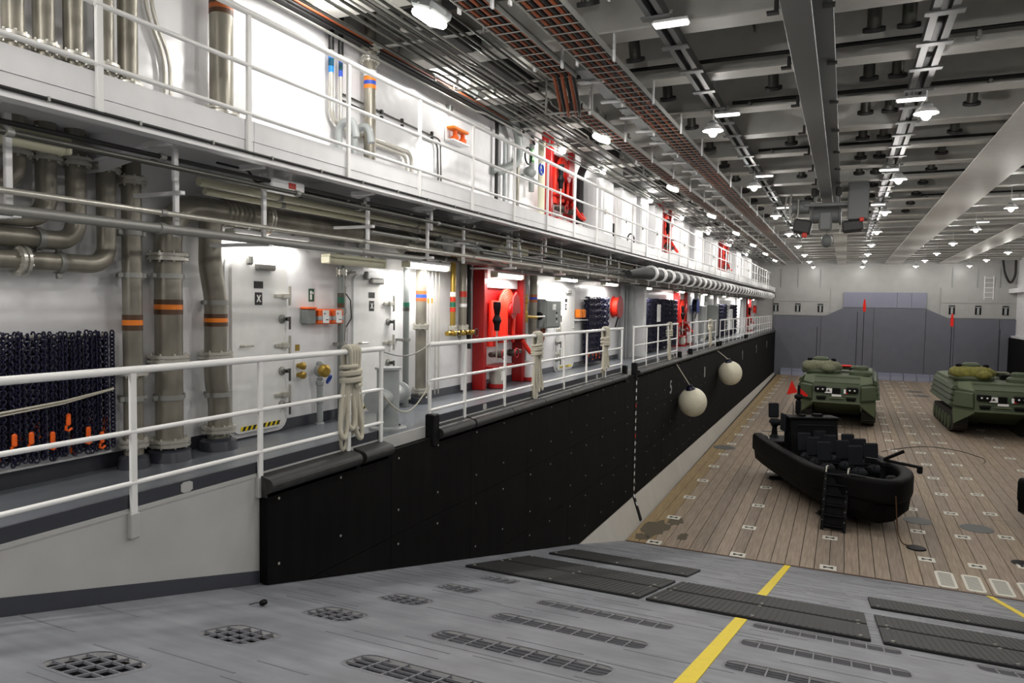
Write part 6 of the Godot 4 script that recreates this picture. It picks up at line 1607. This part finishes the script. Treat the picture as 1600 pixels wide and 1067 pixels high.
# ---- amphibious vehicles ---------------------------------------------------------------------------------------------------
func make_vehicle(label: String, at: Vector3, turn: float, cover: String) -> Node3D:
	var t := thing("amphibious_vehicle", label, "armoured vehicle", at, "olive amphibious vehicles", turn)
	# centre body, outline in z (forward), y
	var zy := Transform3D(Basis(V(0, 0, 1), Vector3.UP, V(-1, 0, 0)), V(0.98, 0, 0))
	part(t, "hull", MB.new().prism([Vector2(0.0, 1.2), Vector2(-0.22, 2.02), Vector2(-1.0, 2.36), Vector2(-7.4, 2.36), Vector2(-7.5, 0.5), Vector2(-2.3, 0.42), Vector2(-0.6, 1.06), Vector2(-0.12, 1.14)], zy, 1.96), M.olive)
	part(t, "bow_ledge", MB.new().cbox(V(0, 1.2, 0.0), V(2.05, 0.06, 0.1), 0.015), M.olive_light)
	for s in [-1.0, 1.0]:
		# sponson with a raked front corner
		part(t, "sponson", MB.new().hull([V(0.97 * s, 1.15, 0.0), V(0.97 * s, 1.15, -7.4), V(1.62 * s, 1.15, -7.4), V(1.62 * s, 1.15, -0.95), V(0.97 * s, 2.02, -0.22), V(0.97 * s, 2.3, -7.4), V(1.5 * s, 2.2, -7.4), V(1.5 * s, 2.05, -1.05)]), M.olive)
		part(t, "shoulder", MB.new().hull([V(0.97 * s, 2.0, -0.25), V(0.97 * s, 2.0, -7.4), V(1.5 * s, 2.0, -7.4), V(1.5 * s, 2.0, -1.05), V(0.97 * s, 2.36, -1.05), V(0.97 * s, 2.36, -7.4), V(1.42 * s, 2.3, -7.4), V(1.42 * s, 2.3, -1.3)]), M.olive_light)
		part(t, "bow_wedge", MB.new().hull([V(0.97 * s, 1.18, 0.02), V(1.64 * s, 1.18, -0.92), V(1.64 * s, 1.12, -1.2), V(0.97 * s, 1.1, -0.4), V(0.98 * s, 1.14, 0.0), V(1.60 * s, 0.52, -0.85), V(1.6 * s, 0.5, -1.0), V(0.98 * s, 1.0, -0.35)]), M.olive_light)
		for k in 4:   # ribbed side armour
			var y := 1.28 + 0.235 * k
			part(t, "side_armour", MB.new().hull([V(1.52 * s, y, -1.0), V(1.52 * s, y, -6.9), V(1.52 * s, y + 0.2, -6.9), V(1.52 * s, y + 0.2, -1.0), V((1.8 - 0.03 * k) * s, y + 0.02, -1.15), V((1.8 - 0.03 * k) * s, y + 0.02, -6.8), V((1.70 - 0.03 * k) * s, y + 0.19, -6.8), V((1.70 - 0.03 * k) * s, y + 0.19, -1.1)]), M.olive)
		part(t, "corner_armour", MB.new().hull([V(1.0 * s, 1.3, -0.05), V(1.0 * s, 1.95, -0.22), V(1.56 * s, 1.95, -1.0), V(1.62 * s, 1.3, -0.9), V(1.06 * s, 1.34, 0.02), V(1.06 * s, 1.9, -0.14), V(1.6 * s, 1.9, -0.9), V(1.68 * s, 1.34, -0.8)]), M.olive)
		# running gear
		var o := []
		for j in 9:
			var a := PI / 2 + PI * j / 8.0
			o.append(Vector2(-6.4 + cos(a) * 0.42, 0.46 + sin(a) * 0.42))
		o.append(Vector2(-1.9, 0.04))
		for j in 7:
			var a := -PI / 2 + PI * 0.9 * j / 6.0
			o.append(Vector2(-1.35 + cos(a) * 0.4, 0.62 + sin(a) * 0.4))
		var tk := part(t, "track", MB.new().prism(o, Transform3D(Basis(V(0, 0, 1), Vector3.UP, V(-1, 0, 0)), V(1.32 * s + 0.26, 0, 0)), 0.52), M.track_link)
		var pads := MB.new()
		for k in 26: pads.cbox(V(1.32 * s, 0.03, -1.9 - 0.175 * k), V(0.56, 0.06, 0.1), 0.012)
		for k in 8:
			var a := -PI / 2 + PI * 0.95 * k / 7.0
			pads.cbox(V(1.32 * s, 0.62 + sin(a) * 0.42, -1.35 + cos(a) * 0.42), V(0.56, 0.06, 0.1), 0.012, Basis(Vector3.RIGHT, -a - PI / 2))
		part(tk, "pads", pads, M.track_link, "", "stuff")
		for k in 6: part(t, "road_wheel", MB.new().lathe([[0.0, 0], [0.3, 0.0], [0.3, 0.06], [0.12, 0.08], [0, 0.08]], V(1.58 * s, 0.42, -2.0 - 0.85 * k), V(s, 0, 0), 18), M.olive)
		# lights
		var lb := part(t, "headlight_box", MB.new().cbox(V(0.66 * s, 1.78, -0.06), V(0.5, 0.24, 0.24), 0.03), M.black)
		for q in [-0.1, 0.1]: part(lb, "lamp", MB.new().ball(V(0.66 * s + q, 1.78, 0.055), V(0.042, 0.042, 0.025), 10, 6), M.paper)
		part(t, "tow_shackle", MB.new().cbox(V(0.62 * s, 1.4, 0.02), V(0.42, 0.04, 0.12), 0.01).cbox(V(0.62 * s, 1.34, -0.02), V(0.36, 0.1, 0.1), 0.02), M.black)
		part(t, "step", MB.new().cbox(V(0.62 * s, 1.5, 0.02), V(0.44, 0.035, 0.1), 0.01), M.olive_light)
	part(t, "grille", MB.new().cbox(V(0, 1.72, -0.07), V(0.34, 0.26, 0.12), 0.01), M.boat_deck)
	var pl := part(t, "unit_plate", MB.new().cbox(V(-0.32, 1.72, 0.0), V(0.3, 0.22, 0.02), 0.004, Basis(Vector3.RIGHT, -0.26)), M.paper, "white plate with a dark emblem")
	part(pl, "emblem", MB.new().box(V(-0.32, 1.72, 0.012), V(0.1, 0.05, 0.006), Basis(Vector3.RIGHT, -0.26)).box(V(-0.32, 1.68, 0.018), V(0.16, 0.02, 0.006), Basis(Vector3.RIGHT, -0.26)).box(V(-0.32, 1.76, 0.004), V(0.04, 0.05, 0.006), Basis(Vector3.RIGHT, -0.26)), M.sign_black)
	var fp := part(t, "flag_plate", MB.new().cbox(V(0.36, 1.72, 0.0), V(0.09, 0.2, 0.02), 0.004, Basis(Vector3.RIGHT, -0.26)), M.paper, "white and red flag plate")
	part(fp, "red_stripe", MB.new().cbox(V(0.45, 1.72, 0.0), V(0.09, 0.2, 0.02), 0.004, Basis(Vector3.RIGHT, -0.26)), M.flag)
	part(fp, "green_stripe", MB.new().cbox(V(0.28, 1.72, 0.0), V(0.06, 0.2, 0.02), 0.004, Basis(Vector3.RIGHT, -0.26)), M.green_sign)
	part(t, "number_plate", MB.new().cbox(V(0.02, 1.52, 0.02), V(0.4, 0.1, 0.03), 0.006), M.paper, "white number plate")
	part(t, "tow_bar", MB.new().cbox(V(0.02, 1.4, 0.03), V(0.62, 0.06, 0.08), 0.015), M.olive_light)
	part(t, "glacis_rib", MB.new().bar(V(-0.95, 2.08, -0.3), V(0.95, 2.08, -0.3), 0.05, 0.04).bar(V(-0.95, 2.3, -0.82), V(0.95, 2.3, -0.82), 0.05, 0.04), M.olive_light)
	# turret under its cover, driver cupola, deck gear
	var tu := part(t, "turret", MB.new().lathe([[0.86, 0], [0.9, 0.1], [0.86, 0.2], [0.6, 0.3], [0, 0.32]], V(-0.78, 2.36, -2.3), Vector3.UP, 20), M.olive)
	var cv := MB.new()
	var rng := RandomNumberGenerator.new()
	rng.seed = 77 if cover == "olive_net" else 12
	var crow := []
	for j in 7:
		var row := PackedVector3Array()
		for k in 26:
			var a := TAU * k / 26.0
			var r: float = [0.7, 0.88, 0.9, 0.86, 0.72, 0.5, 0.2][j] * (1.0 + 0.05 * sin(a * 5.0 + j) + rng.randf_range(-0.02, 0.02))
			row.append(V(-0.78 + cos(a) * r, 2.46 + [0.0, 0.06, 0.2, 0.34, 0.44, 0.49, 0.5][j] + 0.02 * sin(a * 7.0 + j * 2), -2.3 - sin(a) * r))
		crow.append(row)
	cv.grid(crow, true)
	part(tu, "turret_cover", cv, M[cover], "cloth cover over the turret")
	part(tu, "gun_lump", MB.new().ball(V(-0.45, 2.62, -1.55), V(0.34, 0.2, 0.36), 14, 9), M[cover])
	part(tu, "hatch_ring", MB.new().lathe([[0.36, 0], [0.36, 0.12], [0.26, 0.2], [0, 0.22]], V(-0.8, 2.92, -2.3), Vector3.UP, 16), M.olive)
	for q in [[-1.3, 2.98], [-0.25, 2.98]]: part(tu, "sight", MB.new().cbox(V(q[0], q[1], -2.2), V(0.22, 0.16, 0.2), 0.04), M.black)
	var dc := part(t, "driver_cupola", MB.new().lathe([[0.5, 0], [0.5, 0.14], [0.42, 0.22], [0, 0.25]], V(0.95, 2.36, -1.75), Vector3.UP, 18), M.olive)
	part(dc, "hatch", MB.new().lathe([[0.32, 0.2], [0.32, 0.36], [0.26, 0.42], [0, 0.43]], V(0.95, 2.36, -1.85), Vector3.UP, 16), M.olive)
	part(t, "deck_bundle", MB.new().cbox(V(0.42, 2.56, -3.6), V(1.1, 0.2, 0.5), 0.07), M.olive_net)
	part(t, "signal_panel", MB.new().cbox(V(0.05, 2.66, -3.3), V(0.9, 0.05, 0.6), 0.015) if cover == "olive_net" else MB.new().cbox(V(0.5, 2.64, -3.3), V(0.5, 0.05, 0.3), 0.015), M.flag if cover == "olive_net" else M.olive_net)
	part(t, "exhaust_box", MB.new().cbox(V(0.75, 2.48, -2.9), V(0.6, 0.24, 0.4), 0.03), M.boat_deck)
	for q in ([[0.95, 5.95, -4.6], [0.66, 5.3, -4.6], [-1.2, 4.5, -4.8]] if cover == "olive_net" else [[-1.25, 5.3, -4.8], [0.7, 4.6, -4.6]]):
		var an := part(t, "aerial", MB.new().rod(V(q[0], 2.36, q[2]), V(q[0], q[1], q[2]), 0.014, 5).lathe([[0.06, 0], [0.05, 0.2], [0.02, 0.24]], V(q[0], 2.36, q[2]), Vector3.UP, 8), M.black)
		if q[1] > 5.2 and q[1] != 5.3 or (cover != "olive_net" and q[1] == 5.3):
			part(an, "pennant", MB.new().hull([V(q[0] - 0.06, q[1] - 0.6, q[2]), V(q[0] + 0.08, q[1] - 0.6, q[2]), V(q[0] + 0.08, q[1] - 0.35, q[2]), V(q[0] - 0.06, q[1] - 0.3, q[2]), V(q[0], q[1] - 0.62, q[2] + 0.02), V(q[0] + 0.06, q[1] - 0.62, q[2] + 0.02), V(q[0] + 0.04, q[1], q[2] + 0.02), V(q[0] - 0.02, q[1], q[2] + 0.02)]), M.flag, "red pennant")
	return t

func build_vehicles() -> void:
	make_vehicle("olive amphibious vehicle with a netted turret and red panel, behind the boat", V(-0.22, floor_y(-38.5), -36.0), deg_to_rad(-2.0), "olive_net")
	make_vehicle("olive amphibious vehicle with a yellowish turret cover at the picture edge", V(6.15, floor_y(-38.5), -36.1), deg_to_rad(2.0), "olive_cover")

# ---- far end of the walkways -----------------------------------------------------------------------------------------------
func build_far_things() -> void:
	hose_reel(V(XW, 1.65, -33.6), "blue_wheel", "blue hose reel on the bulkhead past the second red hose station")
	var fs := [[-34.6, 0.5, 1.5, "grey_paint", "grey locker past the blue hose reel"], [-38.4, 0.5, 1.6, "box_grey", "grey switch cabinet beside the far door"], [-44.0, 0.4, 1.2, "white_trim", "white locker between the far hung chains"]]
	for q in fs:
		var t := thing("far_locker", q[4], "locker", V(XW, DY, q[0]))
		part(t, "body", MB.new().cbox(V(0.2, 0.95, 0), V(q[1], q[2], 1.1), 0.02), M[q[3]])
		part(t, "door", MB.new().cbox(V(0.2 + q[1] / 2, 0.95, 0), V(0.02, q[2] - 0.2, 0.9), 0.005), M[q[3]])
		part(t, "handle", MB.new().cbox(V(0.23 + q[1] / 2, 0.95, 0.3), V(0.04, 0.1, 0.03), 0.01), M.black)
	chain_set(-40.0, -43.0, -6.2, 1.72, 30, chain_mesh(18, 0.095, 0.022, 0.06), 1.6, "dark blue lashing chain hung past the far door", "dark blue chains hung past the far door", false, 21)
	chain_set(-45.2, -47.2, -6.2, 1.72, 20, chain_mesh(18, 0.095, 0.022, 0.06), 1.6, "dark blue lashing chain hung nearest the far gate", "dark blue chains hung nearest the far gate", false, 22)
	hose_station(-53.0, -55.0, 0.0, "last red hose station on the lower walkway by the far gate", "l3")
	hose_reel(V(XW, 1.5, -57.6), "red", "red hose reel at the very end of the lower walkway")
	var fe := thing("fire_extinguisher", "red fire extinguisher between the far hung chains", "extinguisher", V(-6.2, DY + 0.6, -43.6))
	part(fe, "cylinder", MB.new().lathe([[0.12, 0], [0.14, 0.05], [0.14, 0.6], [0.06, 0.72], [0, 0.72]], Vector3.ZERO, Vector3.UP, 14), M.red)
	part(fe, "valve_head", MB.new().cbox(V(0.02, 0.77, 0), V(0.16, 0.1, 0.08), 0.02), M.black)
	part(fe, "hose", MB.new().tube([V(0.08, 0.76, 0), V(0.2, 0.6, 0.05), V(0.17, 0.2, 0.06)], 0.02, 6), M.black)
	for q in [[-34.0, 0.1], [-35.6, 0.08], [-39.4, 0.09], [-48.6, 0.12], [-50.5, 0.1], [-52.0, 0.09]]:
		pipe("pale riser on the far lower bulkhead, at %s" % {-34.0: "the blue reel", -35.6: "the grey locker", -39.4: "the switch cabinet", -48.6: "the last chains", -50.5: "the bare white stretch", -52.0: "the last hose station"}[q[0]], [V(-6.22, DY, q[0]), V(-6.22, 2.6, q[0])], q[1], 0, [], [], [], "white_trim")
